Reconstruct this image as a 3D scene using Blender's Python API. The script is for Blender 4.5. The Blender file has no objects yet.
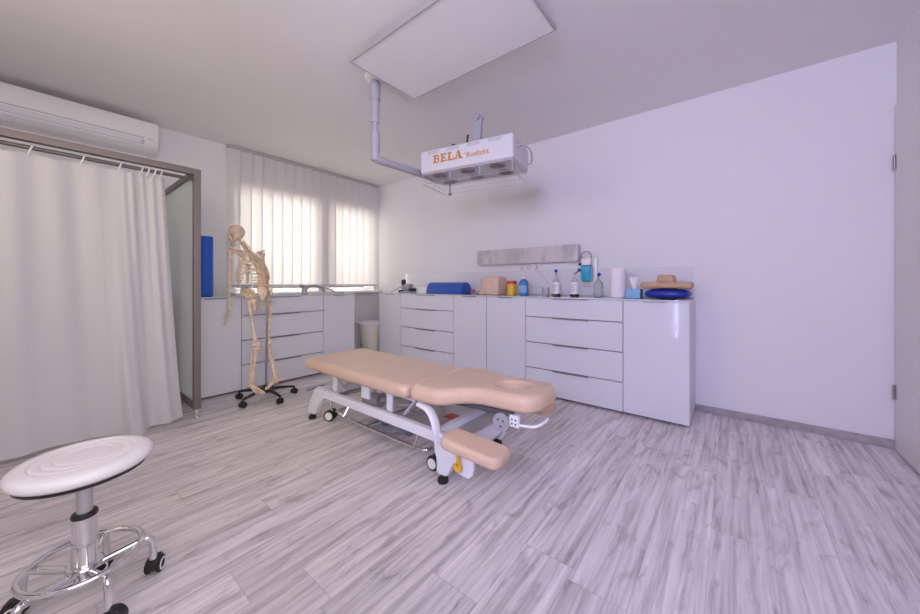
import bpy, bmesh, math, random
from mathutils import Vector, Matrix
random.seed(7)
PI = math.pi
# daylight: colour times strength per square metre of window; mostly added fill, real behind the blinds
LW, LF1, LF2, LR_FILL, EXPO = (39, 36, 32), (26, 21, 15), (95, 86, 158), (27.5, 24, 24), 0.11
sc = bpy.context.scene
col = sc.collection

# ------------------------------------------------------------------ materials
def mat(name, color, rough=0.5, metal=0.0, bump=0.0, bscale=60, var=0.0, vscale=8, spec=0.5, coat=0.0, trans=None, sheen=0.0):
    m = bpy.data.materials.new(name); m.use_nodes = True
    nt = m.node_tree; b = nt.nodes['Principled BSDF']
    b.inputs['Base Color'].default_value = (*color, 1)
    b.inputs['Roughness'].default_value = rough
    b.inputs['Metallic'].default_value = metal
    b.inputs['Specular IOR Level'].default_value = spec
    b.inputs['Coat Weight'].default_value = coat
    b.inputs['Coat Roughness'].default_value = 0.05
    b.inputs['Sheen Weight'].default_value = sheen
    tc = nt.nodes.new('ShaderNodeTexCoord')
    if var > 0:
        n = nt.nodes.new('ShaderNodeTexNoise'); n.inputs['Scale'].default_value = vscale; n.inputs['Detail'].default_value = 4
        nt.links.new(tc.outputs['Object'], n.inputs['Vector'])
        r = nt.nodes.new('ShaderNodeValToRGB')
        r.color_ramp.elements[0].position = 0.3; r.color_ramp.elements[1].position = 0.7
        r.color_ramp.elements[0].color = (*[c * (1 - var) for c in color], 1)
        r.color_ramp.elements[1].color = (*[min(1, c * (1 + var)) for c in color], 1)
        nt.links.new(n.outputs['Fac'], r.inputs['Fac']); nt.links.new(r.outputs['Color'], b.inputs['Base Color'])
    if bump > 0:
        n = nt.nodes.new('ShaderNodeTexNoise'); n.inputs['Scale'].default_value = bscale; n.inputs['Detail'].default_value = 3
        nt.links.new(tc.outputs['Object'], n.inputs['Vector'])
        bp = nt.nodes.new('ShaderNodeBump'); bp.inputs['Strength'].default_value = bump; bp.inputs['Distance'].default_value = 0.004
        nt.links.new(n.outputs['Fac'], bp.inputs['Height']); nt.links.new(bp.outputs['Normal'], b.inputs['Normal'])
    if trans:                                   # thin translucent cloth
        t = nt.nodes.new('ShaderNodeBsdfTranslucent'); t.inputs['Color'].default_value = (*trans[1], 1)
        mx = nt.nodes.new('ShaderNodeMixShader'); mx.inputs['Fac'].default_value = trans[0]
        out = nt.nodes['Material Output']
        nt.links.new(b.outputs[0], mx.inputs[1]); nt.links.new(t.outputs[0], mx.inputs[2]); nt.links.new(mx.outputs[0], out.inputs['Surface'])
    return m

def glass_mat(name, tint, gloss=0.09, rough=0.02, frost=0.0):
    m = bpy.data.materials.new(name); m.use_nodes = True
    nt = m.node_tree; nt.nodes.remove(nt.nodes['Principled BSDF'])
    t = nt.nodes.new('ShaderNodeBsdfTransparent'); t.inputs['Color'].default_value = (*tint, 1)
    g = nt.nodes.new('ShaderNodeBsdfGlossy'); g.inputs['Roughness'].default_value = rough
    f = nt.nodes.new('ShaderNodeFresnel'); f.inputs['IOR'].default_value = 1.45
    ma = nt.nodes.new('ShaderNodeMath'); ma.operation = 'ADD'; ma.inputs[1].default_value = gloss - 0.04; ma.use_clamp = True
    mx = nt.nodes.new('ShaderNodeMixShader')
    nt.links.new(f.outputs[0], ma.inputs[0]); nt.links.new(ma.outputs[0], mx.inputs['Fac'])
    nt.links.new(t.outputs[0], mx.inputs[1]); nt.links.new(g.outputs[0], mx.inputs[2])
    res = mx.outputs[0]
    if frost > 0:                               # satin etched side
        d = nt.nodes.new('ShaderNodeBsdfDiffuse'); d.inputs['Color'].default_value = (.90, .95, .92, 1)
        tl = nt.nodes.new('ShaderNodeBsdfTranslucent'); tl.inputs['Color'].default_value = (.90, .95, .92, 1)
        m2 = nt.nodes.new('ShaderNodeMixShader'); m2.inputs['Fac'].default_value = .65; nt.links.new(d.outputs[0], m2.inputs[1]); nt.links.new(tl.outputs[0], m2.inputs[2])
        m3 = nt.nodes.new('ShaderNodeMixShader'); m3.inputs['Fac'].default_value = frost
        nt.links.new(res, m3.inputs[1]); nt.links.new(m2.outputs[0], m3.inputs[2]); res = m3.outputs[0]
    nt.links.new(res, nt.nodes['Material Output'].inputs['Surface'])
    return m

def floor_mat():
    m = bpy.data.materials.new('grey_oak_planks'); m.use_nodes = True
    nt = m.node_tree; N = nt.nodes; Lk = nt.links; b = N['Principled BSDF']
    tc = N.new('ShaderNodeTexCoord'); sp = N.new('ShaderNodeSeparateXYZ'); Lk.new(tc.outputs['Object'], sp.inputs[0])
    def M(op, a, bb=None, c=None):
        n = N.new('ShaderNodeMath'); n.operation = op
        for i, v in enumerate((a, bb, c)):
            if v is None: continue
            if isinstance(v, (int, float)): n.inputs[i].default_value = v
            else: Lk.new(v, n.inputs[i])
        return n.outputs[0]
    W, LEN = 0.196, 1.29
    u = M('DIVIDE', M('ADD', sp.outputs['X'], 0.07), W); row = M('FLOOR', u); fu = M('FRACT', u)
    wn = N.new('ShaderNodeTexWhiteNoise'); wn.noise_dimensions = '1D'; Lk.new(row, wn.inputs['W'])
    v = M('ADD', M('DIVIDE', sp.outputs['Y'], LEN), wn.outputs['Value']); cell = M('FLOOR', v); fv = M('FRACT', v)
    cv = N.new('ShaderNodeCombineXYZ'); Lk.new(row, cv.inputs[0]); Lk.new(cell, cv.inputs[1])
    wn2 = N.new('ShaderNodeTexWhiteNoise'); wn2.noise_dimensions = '3D'; Lk.new(cv.outputs[0], wn2.inputs['Vector'])
    tone = wn2.outputs['Value']
    # grain coordinates, shifted per plank
    gv = N.new('ShaderNodeCombineXYZ')
    Lk.new(M('ADD', M('MULTIPLY', sp.outputs['X'], 34), M('MULTIPLY', tone, 91)), gv.inputs[0])
    Lk.new(M('ADD', M('MULTIPLY', sp.outputs['Y'], 1.6), M('MULTIPLY', tone, 37)), gv.inputs[1])
    n1 = N.new('ShaderNodeTexNoise'); n1.inputs['Scale'].default_value = 1.0; n1.inputs['Detail'].default_value = 8; n1.inputs['Roughness'].default_value = 0.65
    n1.inputs['Distortion'].default_value = 0.5
    Lk.new(gv.outputs[0], n1.inputs['Vector'])
    gv2 = N.new('ShaderNodeCombineXYZ')
    Lk.new(M('ADD', M('MULTIPLY', sp.outputs['X'], 16), M('MULTIPLY', tone, 57)), gv2.inputs[0])
    Lk.new(M('ADD', M('MULTIPLY', sp.outputs['Y'], 4.2), M('MULTIPLY', tone, 23)), gv2.inputs[1])
    n2 = N.new('ShaderNodeTexNoise'); n2.inputs['Scale'].default_value = 1.0; n2.inputs['Detail'].default_value = 5; n2.inputs['Roughness'].default_value = 0.6
    n2.inputs['Distortion'].default_value = 1.2
    Lk.new(gv2.outputs[0], n2.inputs['Vector'])
    r1 = N.new('ShaderNodeValToRGB'); e = r1.color_ramp.elements
    e[0].position = 0.28; e[0].color = (0.37, 0.33, 0.325, 1); e[1].position = 0.70; e[1].color = (0.90, 0.835, 0.825, 1)
    mid = e.new(0.5); mid.color = (0.70, 0.645, 0.64, 1)
    Lk.new(n1.outputs['Fac'], r1.inputs['Fac'])
    r2 = N.new('ShaderNodeValToRGB'); e = r2.color_ramp.elements
    e[0].position = 0.29; e[0].color = (0.55, 0.51, 0.51, 1); e[1].position = 0.46; e[1].color = (1, 1, 1, 1)
    Lk.new(n2.outputs['Fac'], r2.inputs['Fac'])
    mx = N.new('ShaderNodeMixRGB'); mx.blend_type = 'MULTIPLY'; mx.inputs['Fac'].default_value = 0.75
    Lk.new(r1.outputs[0], mx.inputs[1]); Lk.new(r2.outputs[0], mx.inputs[2])
    tn = N.new('ShaderNodeMapRange'); tn.inputs['To Min'].default_value = 0.90; tn.inputs['To Max'].default_value = 1.05
    Lk.new(tone, tn.inputs['Value'])
    mt = N.new('ShaderNodeMixRGB'); mt.blend_type = 'MULTIPLY'; mt.inputs['Fac'].default_value = 1
    Lk.new(mx.outputs[0], mt.inputs[1]); Lk.new(tn.outputs[0], mt.inputs[2])
    # seams
    su = M('LESS_THAN', M('MINIMUM', fu, M('SUBTRACT', 1.0, fu)), 0.010)
    sv = M('LESS_THAN', M('MINIMUM', fv, M('SUBTRACT', 1.0, fv)), 0.0016)
    seam = M('MAXIMUM', su, sv)
    ms = N.new('ShaderNodeMixRGB'); ms.blend_type = 'MULTIPLY'; ms.inputs[2].default_value = (0.84, 0.82, 0.82, 1)
    Lk.new(seam, ms.inputs['Fac']); Lk.new(mt.outputs[0], ms.inputs[1])
    Lk.new(ms.outputs[0], b.inputs['Base Color'])
    b.inputs['Roughness'].default_value = 0.42; b.inputs['Specular IOR Level'].default_value = 0.45
    bp = N.new('ShaderNodeBump'); bp.inputs['Strength'].default_value = 0.25; bp.inputs['Distance'].default_value = 0.002
    Lk.new(n1.outputs['Fac'], bp.inputs['Height']); Lk.new(bp.outputs['Normal'], b.inputs['Normal'])
    return m

def metal_panel_mat():
    m = mat('brushed_steel_panel', (0.6, 0.58, 0.6), 0.55, 0.35)
    nt = m.node_tree; b = nt.nodes['Principled BSDF']
    tc = nt.nodes.new('ShaderNodeTexCoord'); mp = nt.nodes.new('ShaderNodeMapping'); mp.inputs['Scale'].default_value = (6, 1, 2.0)
    n = nt.nodes.new('ShaderNodeTexNoise'); n.inputs['Scale'].default_value = 1.6; n.inputs['Detail'].default_value = 5
    r = nt.nodes.new('ShaderNodeValToRGB'); e = r.color_ramp.elements
    e[0].position = 0.33; e[0].color = (0.40, 0.42, 0.43, 1); e[1].position = 0.55; e[1].color = (0.62, 0.56, 0.585, 1)  # patchy grey reflections painted into the steel colour
    nt.links.new(tc.outputs['Object'], mp.inputs[0]); nt.links.new(mp.outputs[0], n.inputs['Vector'])
    nt.links.new(n.outputs['Fac'], r.inputs[0]); nt.links.new(r.outputs[0], b.inputs['Base Color'])
    return m

M = {}
M['wall'] = mat('wall_paint', (0.755, 0.735, 0.745), 0.75, bump=0.12, bscale=180)
M['ceil'] = mat('ceiling_paint', (0.82, 0.795, 0.79), 0.85, bump=0.08, bscale=200)
M['floor'] = floor_mat()
M['base'] = mat('grey_laminate', (0.36, 0.33, 0.335), 0.5, var=0.2, vscale=14)
M['door'] = mat('door_paint', (0.74, 0.71, 0.70), 0.4, bump=0.03)
M['white_gloss'] = mat('white_lacquer', (0.70, 0.70, 0.745), 0.10, coat=0.6, bump=0.015, bscale=9)
M['carcass'] = mat('white_board', (0.70, 0.69, 0.72), 0.4, bump=0.02)
M['glass_top'] = mat('backed_glass', (0.62, 0.68, 0.70), 0.06, coat=1.0)
M['splash'] = mat('white_backed_glass', (0.71, 0.695, 0.73), 0.07, coat=1.0)
M['dark_gap'] = mat('plinth_black', (0.025, 0.022, 0.025), 0.6)
M['handle'] = mat('handle_aluminium', (0.34, 0.33, 0.35), 0.35, 0.8)
M['chrome'] = mat('chrome', (0.78, 0.77, 0.78), 0.12, 1.0)
M['steel'] = mat('brushed_steel', (0.215, 0.175, 0.165), 0.45, 0.55, bump=0.05, bscale=120)
M['rod'] = mat('dark_steel_rod', (0.16, 0.145, 0.14), 0.4, 0.6)
M['alu'] = mat('anodised_aluminium', (0.55, 0.54, 0.56), 0.4, 0.7)
M['enamel'] = mat('white_enamel', (0.74, 0.74, 0.80), 0.35, bump=0.02)
M['lampgrey'] = mat('grey_enamel', (0.36, 0.345, 0.395), 0.4, bump=0.02)
M['plastic'] = mat('white_plastic', (0.78, 0.76, 0.78), 0.4, bump=0.02)
M['greyplastic'] = mat('grey_plastic', (0.30, 0.30, 0.34), 0.45, bump=0.03)
M['darkgrey'] = mat('dark_grey_paint', (0.075, 0.075, 0.085), 0.4, bump=0.02)
M['lampwhite'] = mat('lamp_enamel', (0.56, 0.55, 0.59), 0.4, bump=0.02)
M['black'] = mat('black_plastic', (0.012, 0.012, 0.013), 0.4, bump=0.03)
M['rubber'] = mat('black_rubber', (0.02, 0.02, 0.02), 0.8, bump=0.05)
M['leather'] = mat('tan_vinyl', (0.63, 0.45, 0.335), 0.40, bump=0.10, bscale=220, var=0.04, vscale=4)
M['seat'] = mat('white_vinyl', (0.80, 0.76, 0.78), 0.35, bump=0.05, bscale=200)
M['bone'] = mat('bone', (0.78, 0.61, 0.44), 0.6, var=0.22, vscale=30, bump=0.3, bscale=80)
M['blue'] = mat('blue_foam', (0.012, 0.105, 0.56), 0.6, bump=0.1, bscale=200, var=0.08)
M['bluevinyl'] = mat('blue_vinyl', (0.020, 0.085, 0.40), 0.4, bump=0.06, bscale=150)
M['navyvinyl'] = mat('royal_blue_vinyl', (0.008, 0.028, 0.30), 0.3, bump=0.35, bscale=26)
M['beige'] = mat('beige_foam', (0.66, 0.47, 0.36), 0.65, bump=0.1, var=0.06)
M['tan'] = mat('tan_foam', (0.52, 0.33, 0.20), 0.7, bump=0.15, var=0.08)
M['yellow'] = mat('yellow_plastic', (0.75, 0.44, 0.02), 0.35, bump=0.02)
M['orange'] = mat('orange_print', (0.52, 0.20, 0.035), 0.5, var=0.05)
M['red'] = mat('red_plastic', (0.52, 0.05, 0.04), 0.4, bump=0.02)
M['redglass'] = mat('red_lamp_glass', (0.16, 0.02, 0.018), 0.2, var=0.3, vscale=60)
M['greyglass'] = mat('grey_lamp_glass', (0.20, 0.18, 0.20), 0.3, var=0.2, vscale=60)
M['bluebottle'] = mat('blue_bottle', (0.05, 0.20, 0.52), 0.25, bump=0.02)
M['teal'] = mat('teal_liquid', (0.02, 0.36, 0.52), 0.2, var=0.1)
M['cyanbox'] = mat('pale_blue_card', (0.22, 0.42, 0.62), 0.6, var=0.06, vscale=30)
M['paper'] = mat('paper', (0.82, 0.76, 0.78), 0.85, bump=0.2, bscale=120)
M['curtain'] = mat('curtain_cloth', (0.77, 0.745, 0.75), 0.85, bump=0.15, bscale=260, trans=(0.35, (0.83, 0.80, 0.80)))
M['slat'] = mat('blind_cloth', (0.80, 0.76, 0.78), 0.8, bump=0.1, bscale=240, trans=(0.27, (0.56, 0.515, 0.515)))
M['weight'] = mat('blind_weight', (0.50, 0.46, 0.50), 0.6, bump=0.05)
M['clear'] = glass_mat('clear_glass', (0.93, 0.97, 0.95), 0.09)
M['pane'] = glass_mat('greenish_glass', (0.93, 0.97, 0.95), 0.12, frost=0.75)
M['clearplastic'] = glass_mat('clear_plastic', (0.92, 0.92, 0.95), 0.07, 0.25, frost=0.3)
M['steelpanel'] = metal_panel_mat()
M['cable'] = mat('grey_cable', (0.22, 0.24, 0.30), 0.5, bump=0.05)
M['cream'] = mat('cream_plastic', (0.80, 0.74, 0.68), 0.5, bump=0.03)
M['pvcframe'] = mat('window_pvc', (0.78, 0.76, 0.76), 0.4, bump=0.02)
M['ledwhite'] = mat('panel_white', (0.82, 0.80, 0.815), 0.5, bump=0.04)

# ------------------------------------------------------------------ mesh helpers
def BM(): return bmesh.new()

def bx(bm, x0, y0, z0, x1, y1, z1, bevel=0.0, seg=2, mtx=None):
    r = bmesh.ops.create_cube(bm, size=1)
    vs = r['verts']
    for v in vs:
        v.co = Vector(((x0 + x1) / 2 + v.co.x * (x1 - x0), (y0 + y1) / 2 + v.co.y * (y1 - y0), (z0 + z1) / 2 + v.co.z * (z1 - z0)))
    if bevel > 0:
        es = list({e for v in vs for e in v.link_edges})
        rr = bmesh.ops.bevel(bm, geom=es, offset=bevel, segments=seg, affect='EDGES', profile=0.5)
        vs = list({v for f in rr['faces'] for v in f.verts} | {v for v in vs if v.is_valid})
    if mtx is not None:
        bmesh.ops.transform(bm, matrix=mtx, verts=list({v for v in vs if v.is_valid}))
    return vs

def frame_of(d):
    d = d.normalized()
    a = Vector((0, 0, 1)) if abs(d.z) < 0.9 else Vector((1, 0, 0))
    u = d.cross(a).normalized(); return u, d.cross(u).normalized()

def tube(bm, pts, r, n=10, closed=False, cap=True, flat=1.0):
    pts = [Vector(p) for p in pts]; k = len(pts); rings = []
    u0 = None
    for i, p in enumerate(pts):
        if closed: d = pts[(i + 1) % k] - pts[i - 1]
        else: d = pts[min(i + 1, k - 1)] - pts[max(i - 1, 0)]
        d.normalize()
        if u0 is None: u, w = frame_of(d)
        else:
            u = (u0 - d * u0.dot(d)); u.normalize(); w = d.cross(u).normalized()
        u0 = u
        rr = r[i] if isinstance(r, (list, tuple)) else r
        rings.append([bm.verts.new(p + u * math.cos(2 * PI * j / n) * rr + w * math.sin(2 * PI * j / n) * rr * flat) for j in range(n)])
    m = k if closed else k - 1
    for i in range(m):
        a, b = rings[i], rings[(i + 1) % k]
        for j in range(n):
            bm.faces.new((a[j], a[(j + 1) % n], b[(j + 1) % n], b[j]))
    if cap and not closed:
        bm.faces.new(rings[0][::-1]); bm.faces.new(rings[-1])
    return [v for q in rings for v in q]

def smooth_path(pts, it=2, closed=False):
    pts = [Vector(p) for p in pts]
    for _ in range(it):
        q = [] if closed else [pts[0]]
        rng = range(len(pts)) if closed else range(len(pts) - 1)
        for i in rng:
            a, b = pts[i], pts[(i + 1) % len(pts)]
            q += [a.lerp(b, 0.25), a.lerp(b, 0.75)]
        if not closed: q.append(pts[-1])
        pts = q
    return pts

def lathe(bm, prof, c=(0, 0, 0), n=28, mtx=None, sx=1, sy=1):
    """prof: list of (r, z) bottom to top"""
    rings = []; vs = []
    for r, z in prof:
        if r < 1e-6:
            v = bm.verts.new((0, 0, z)); rings.append([v])
        else:
            rings.append([bm.verts.new((r * sx * math.cos(2 * PI * j / n), r * sy * math.sin(2 * PI * j / n), z)) for j in range(n)])
        vs += rings[-1]
    for a, b in zip(rings, rings[1:]):
        if len(a) == 1 and len(b) == 1: continue
        for j in range(n):
            k = (j + 1) % n
            if len(a) == 1: bm.faces.new((a[0], b[k], b[j]))
            elif len(b) == 1: bm.faces.new((a[j], a[k], b[0]))
            else: bm.faces.new((a[j], a[k], b[k], b[j]))
    if len(rings[0]) > 1: bm.faces.new(rings[0][::-1])
    if len(rings[-1]) > 1: bm.faces.new(rings[-1])
    T = Matrix.Translation(c) @ (mtx if mtx is not None else Matrix.Identity(4))
    bmesh.ops.transform(bm, matrix=T, verts=vs)
    return vs

def ell(bm, c, r, n=14, m=10, rot=None):
    rr = bmesh.ops.create_uvsphere(bm, u_segments=n, v_segments=m, radius=1)
    T = Matrix.Translation(c) @ (rot if rot is not None else Matrix.Identity(4)) @ Matrix.Diagonal((*((r, r, r) if isinstance(r, (int, float)) else r), 1))
    bmesh.ops.transform(bm, matrix=T, verts=rr['verts'])
    return rr['verts']

def cyl(bm, a, b, r, n=16): return tube(bm, [a, b], r, n)

def rounded(pts, rad, seg=6):
    """round the corners of a polygon"""
    out = []; k = len(pts)
    for i in range(k):
        p = Vector((*pts[i][:2],)); a = Vector((*pts[i - 1][:2],)); b = Vector((*pts[(i + 1) % k][:2],))
        r = rad[i] if isinstance(rad, (list, tuple)) else rad
        da, db = (a - p), (b - p); la, lb = da.length, db.length
        r = min(r, la * 0.48, lb * 0.48)
        s, e = p + da * (r / la), p + db * (r / lb)
        for j in range(seg + 1):
            t = j / seg
            out.append(s * (1 - t) ** 2 + p * 2 * t * (1 - t) + e * t * t)
    return out

def inset(poly, d):
    k = len(poly); out = []
    area = sum(poly[i].x * poly[(i + 1) % k].y - poly[(i + 1) % k].x * poly[i].y for i in range(k))
    s = 1 if area > 0 else -1
    for i in range(k):
        t = (poly[(i + 1) % k] - poly[i - 1])
        if t.length < 1e-9: out.append(poly[i].copy()); continue
        t.normalize(); out.append(poly[i] + Vector((-t.y, t.x)) * d * s)
    return out

def prism(bm, poly, z0, z1, r=0.0, holes=(), seg=4, hr=None, rb=None, ztop=None, mtx=None, puff=0.0):
    """extruded outline with rounded upper / lower edges; holes rounded too"""
    rb = r if rb is None else rb
    new = []; r0_, rb0_ = r, rb
    def skin(outline, sgn):
        prof = []; r, rb = (r0_, rb0_) if sgn > 0 or hr is None else (hr, hr)
        if rb > 0:
            for j in range(seg + 1):
                a = PI / 2 * j / seg; prof.append((rb * (1 - math.sin(a)), z0 + rb * (1 - math.cos(a))))
        else: prof.append((0, z0))
        if r > 0:
            for j in range(seg + 1):
                a = PI / 2 * j / seg; prof.append((r * (1 - math.cos(a)), z1 - r * (1 - math.sin(a))))
        else: prof.append((0, z1))
        rings = []
        for d, z in prof:
            q = inset(outline, d * sgn) if d > 1e-9 else outline
            rings.append([bm.verts.new((p.x, p.y, z)) for p in q]); new.extend(rings[-1])
        k = len(outline)
        for a, b in zip(rings, rings[1:]):
            for j in range(k): bm.faces.new((a[j], a[(j + 1) % k], b[(j + 1) % k], b[j]))
        return rings[0], rings[-1]
    bots, tops = [], []
    b0, t0 = skin(poly, 1); bots.append(b0); tops.append(t0)
    for h in holes:
        b0, t0 = skin(h, -1); bots.append(b0); tops.append(t0)
    for grp in (bots, tops):
        if len(grp) == 1:
            bm.faces.new(grp[0])
        else:
            es = []
            for ring in grp:
                for j in range(len(ring)):
                    e = bm.edges.get((ring[j], ring[(j + 1) % len(ring)])); es.append(e)
            bmesh.ops.triangle_fill(bm, edges=es, use_beauty=True)
    if mtx is not None: bmesh.ops.transform(bm, matrix=mtx, verts=new)
    return new

def rect(x0, y0, x1, y1): return [Vector((x0, y0)), Vector((x1, y0)), Vector((x1, y1)), Vector((x0, y1))]
def circ(cx, cy, rx, ry=None, n=32):
    ry = rx if ry is None else ry
    return [Vector((cx + rx * math.cos(2 * PI * j / n), cy + ry * math.sin(2 * PI * j / n))) for j in range(n)]

def obj(name, bm, m, parent=None, smooth=True, angle=40):
    bmesh.ops.recalc_face_normals(bm, faces=bm.faces[:])
    me = bpy.data.meshes.new(name); bm.to_mesh(me); bm.free()
    o = bpy.data.objects.new(name, me); col.objects.link(o)
    me.materials.append(M[m] if isinstance(m, str) else m)
    if smooth:
        me.polygons.foreach_set('use_smooth', [True] * len(me.polygons))
        me.set_sharp_from_angle(angle=math.radians(angle))
        if angle < 90:
            wn = o.modifiers.new('normals', 'WEIGHTED_NORMAL'); wn.keep_sharp = True; wn.weight = 60
    if parent is not None: o.parent = parent
    return o

def tag(o, label, cat, group=None):
    o['label'] = label; o['category'] = cat
    if group: o['group'] = group
    return o

def thing(name, label, cat, loc=(0, 0, 0), rz=0.0, group=None):
    o = bpy.data.objects.new(name, None); col.objects.link(o)
    o.location = loc; o.rotation_euler = (0, 0, rz); o.empty_display_size = 0.1
    return tag(o, label, cat, group)

def copy_tree(o, parent=None):
    c = o.copy(); col.objects.link(c)
    if parent is not None: c.parent = parent
    for ch in list(o.children): copy_tree(ch, c)
    return c

def struct(name, bm, m, smooth=False):
    o = obj(name, bm, m, smooth=smooth); o['kind'] = 'structure'; return o

# ------------------------------------------------------------------ camera
H = 1.06
cam = bpy.data.cameras.new('camera'); co = bpy.data.objects.new('camera', cam); col.objects.link(co)
cam.sensor_fit = 'HORIZONTAL'; cam.sensor_width = 36; cam.lens = 339.6 / 920 * 36
cam.shift_y = -23.5 / 920; cam.clip_start = 0.03
co.location = (0, 0, H); co.rotation_euler = (PI / 2, 0, math.radians(38.69)); sc.camera = co
RT = Vector((0.7805, -0.0, 0)); 
def cw(u, d, z):
    """a point given by its offset to the right, its distance ahead and its height"""
    return Vector((0.7805 * u - 0.6251 * d, 0.6251 * u + 0.7805 * d, z))

# ------------------------------------------------------------------ room
XL, XR, YB, YF, ZC = -4.43, 0.824, 3.448, -1.45, 2.612
T = 0.14
bm = BM(); bx(bm, XL - .3, YF - .3, -0.1, XR + .3, YB + .3, 0); struct('floor', bm, 'floor')
bm = BM(); bx(bm, XL - .3, YF - .3, ZC, XR + .3, YB + .3, ZC + .12); struct('ceiling', bm, 'ceil')
bm = BM(); bx(bm, XL - T, YB, 0, XR + T, YB + T, ZC); struct('wall_back', bm, 'wall')

def holed_wall(name, axis, at, t, a0, a1, holes, m='wall'):
    """wall with rectangular openings: holes = (a0, a1, z0, z1) sorted along a"""
    bm = BM()
    def seg(p0, p1, z0, z1):
        if p1 - p0 < 1e-4 or z1 - z0 < 1e-4: return
        if axis == 'x': bx(bm, at, p0, z0, at + t, p1, z1)
        else: bx(bm, p0, at, z0, p1, at + t, z1)
    cur = a0
    for h0, h1, z0, z1 in holes:
        seg(cur, h0, 0, ZC); seg(h0, h1, 0, z0); seg(h0, h1, z1, ZC); cur = h1
    seg(cur, a1, 0, ZC)
    return struct(name, bm, m)

WZ0, WZ1 = 0.955, 2.17
FILL_RW = (-1.30, 0.95, 0.90, 2.40)
holed_wall('wall_left', 'x', XL - .24, .24, YF - T, YB, [(1.42, 2.42, WZ0, WZ1), (2.58, 3.34, WZ0, WZ1)])
holed_wall('wall_right', 'x', XR, T, YF - T, YB, [FILL_RW, (2.42, 3.36, 0, 2.13)])
FW = [(-3.0, -1.2, 1.45, 2.45), (-0.84, -0.78, 0.05, 0.80), (-0.45, 0.65, 1.45, 2.45)]  # wide high windows added unseen for fill; narrow strip read off a reflection
holed_wall('wall_front', 'y', YF - T, T, XL - .24, XR + T, FW)

def window(name, axis, at, a0, a1, z0, z1, dep=0.06, fr=0.045):
    bm = BM()
    def b(p0, p1, q0, q1):
        if axis == 'x': bx(bm, at, p0, q0, at + dep, p1, q1, 0.006)
        else: bx(bm, p0, at, q0, p1, at + dep, q1, 0.006)
    fr = min(fr, (a1 - a0) * .22)
    b(a0, a0 + fr, z0, z1); b(a1 - fr, a1, z0, z1); b(a0 + fr, a1 - fr, z0, z0 + fr); b(a0 + fr, a1 - fr, z1 - fr, z1)
    w = struct(name, bm, 'pvcframe')
    bm = BM()
    if axis == 'x': bx(bm, at + dep * .4, a0 + fr, z0 + fr, at + dep * .6, a1 - fr, z1 - fr)
    else: bx(bm, a0 + fr, at + dep * .4, z0 + fr, a1 - fr, at + dep * .6, z1 - fr)
    obj('window_pane', bm, 'clear', w, smooth=False)
    return w
window('window_1', 'x', XL - .16, 1.42, 2.42, WZ0, WZ1)
window('window_2', 'x', XL - .16, 2.58, 3.34, WZ0, WZ1)
for i, (a, b, c, d) in enumerate(FW): window('window_%d' % (i + 3), 'y', YF - .10, a, b, c, d)

window('window_6', 'x', XR + .04, *FILL_RW)  # out of view, added in the right wall for fill light
# sill board under the window
bm = BM(); bx(bm, XL, 1.36, 0.925, XL + .19, 3.37, 0.955, 0.006); struct('trim_1', bm, 'pvcframe')
# door on the right
bm = BM()
bx(bm, XR - .012, 3.36, 0, XR + T, 3.43, 2.20, .004); bx(bm, XR - .012, 2.35, 0, XR + T, 2.42, 2.20, .004); bx(bm, XR - .012, 2.42, 2.13, XR + T, 3.36, 2.20, .004)
struct('trim_2', bm, 'wall', True)
bm = BM(); bx(bm, XR - .018, 2.425, 0.008, XR + .022, 3.375, 2.125, .003)
dr = struct('door_1', bm, 'door', True)
for z in (0.33, 1.78):
    bm = BM(); cyl(bm, (XR - .024, 3.385, z), (XR - .024, 3.385, z + .09), .007); obj('hinge', bm, 'handle', dr)
bm = BM(); cyl(bm, (XR - .018, 2.49, 1.03), (XR - .07, 2.49, 1.03), .010); cyl(bm, (XR - .065, 2.49, 1.03), (XR - .065, 2.61, 1.03), .010); obj('door_handle', bm, 'alu', dr)
# baseboards
bm = BM(); bx(bm, XL, YB - .014, 0, XR, YB, 0.056, .003); struct('baseboard_back', bm, 'base')
bm = BM(); bx(bm, XL, YF, 0, XL + .014, YB, 0.056, .003); struct('baseboard_left', bm, 'base')
bm = BM(); bx(bm, XR - .014, YF, 0, XR, 2.35, 0.056, .003); bx(bm, XR - .012, 3.43, 0, XR, YB, .056); struct('baseboard_right', bm, 'base')

# ------------------------------------------------------------------ sideboards
ZT = 0.935
def sideboard(W, doors, label):
    """local: x along the front from 0 to W, front faces -y, back at +depth"""
    D = 0.47
    root = thing('sideboard', label, 'sideboard', group='white glossy sideboards')
    bm = BM(); bx(bm, 0.05, 0.05, 0, W - .05, D - .03, 0.024); obj('plinth', bm, 'dark_gap', root)
    bm = BM(); bx(bm, 0, .044, .022, W, D, ZT - .012, .002); obj('carcass', bm, 'carcass', root)
    bm = BM(); bx(bm, 0, .0, ZT - .011, W, D, ZT, .0015); obj('top', bm, 'glass_top', root)
    zt = ZT - .014
    def hnd(x0, x1, z, par):
        bm = BM(); c = (x0 + x1) / 2; w = min(.32, (x1 - x0) * .37)
        bx(bm, c - w / 2, -.014, z - .007, c + w / 2, .010, z + .003, .0015); obj('handle', bm, 'handle', par)
    x = 0
    for kind, w in doors:
        a, b = x + .0025, x + w - .0025
        if kind == 'door':
            bm = BM(); bx(bm, a, 0, .022, b, .043, zt, .0015); d = obj('door', bm, 'white_gloss', root); hnd(a, b, zt, d)
        else:
            zs = [.022, .262, .505, .748, zt]
            for q0, q1 in zip(zs, zs[1:]):
                q1 = q1 if q1 == zt else q1 - .007
                bm = BM(); bx(bm, a, 0, q0, b, .043, q1, .0015); d = obj('drawer', bm, 'white_gloss', root); hnd(a, b, q1, d)
        x += w
    return root
s1 = sideboard(1.785, (('door', .435), ('drawers', .90), ('door', .45)), 'white glossy sideboard in the far corner, left of the pair along the back wall')
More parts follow.
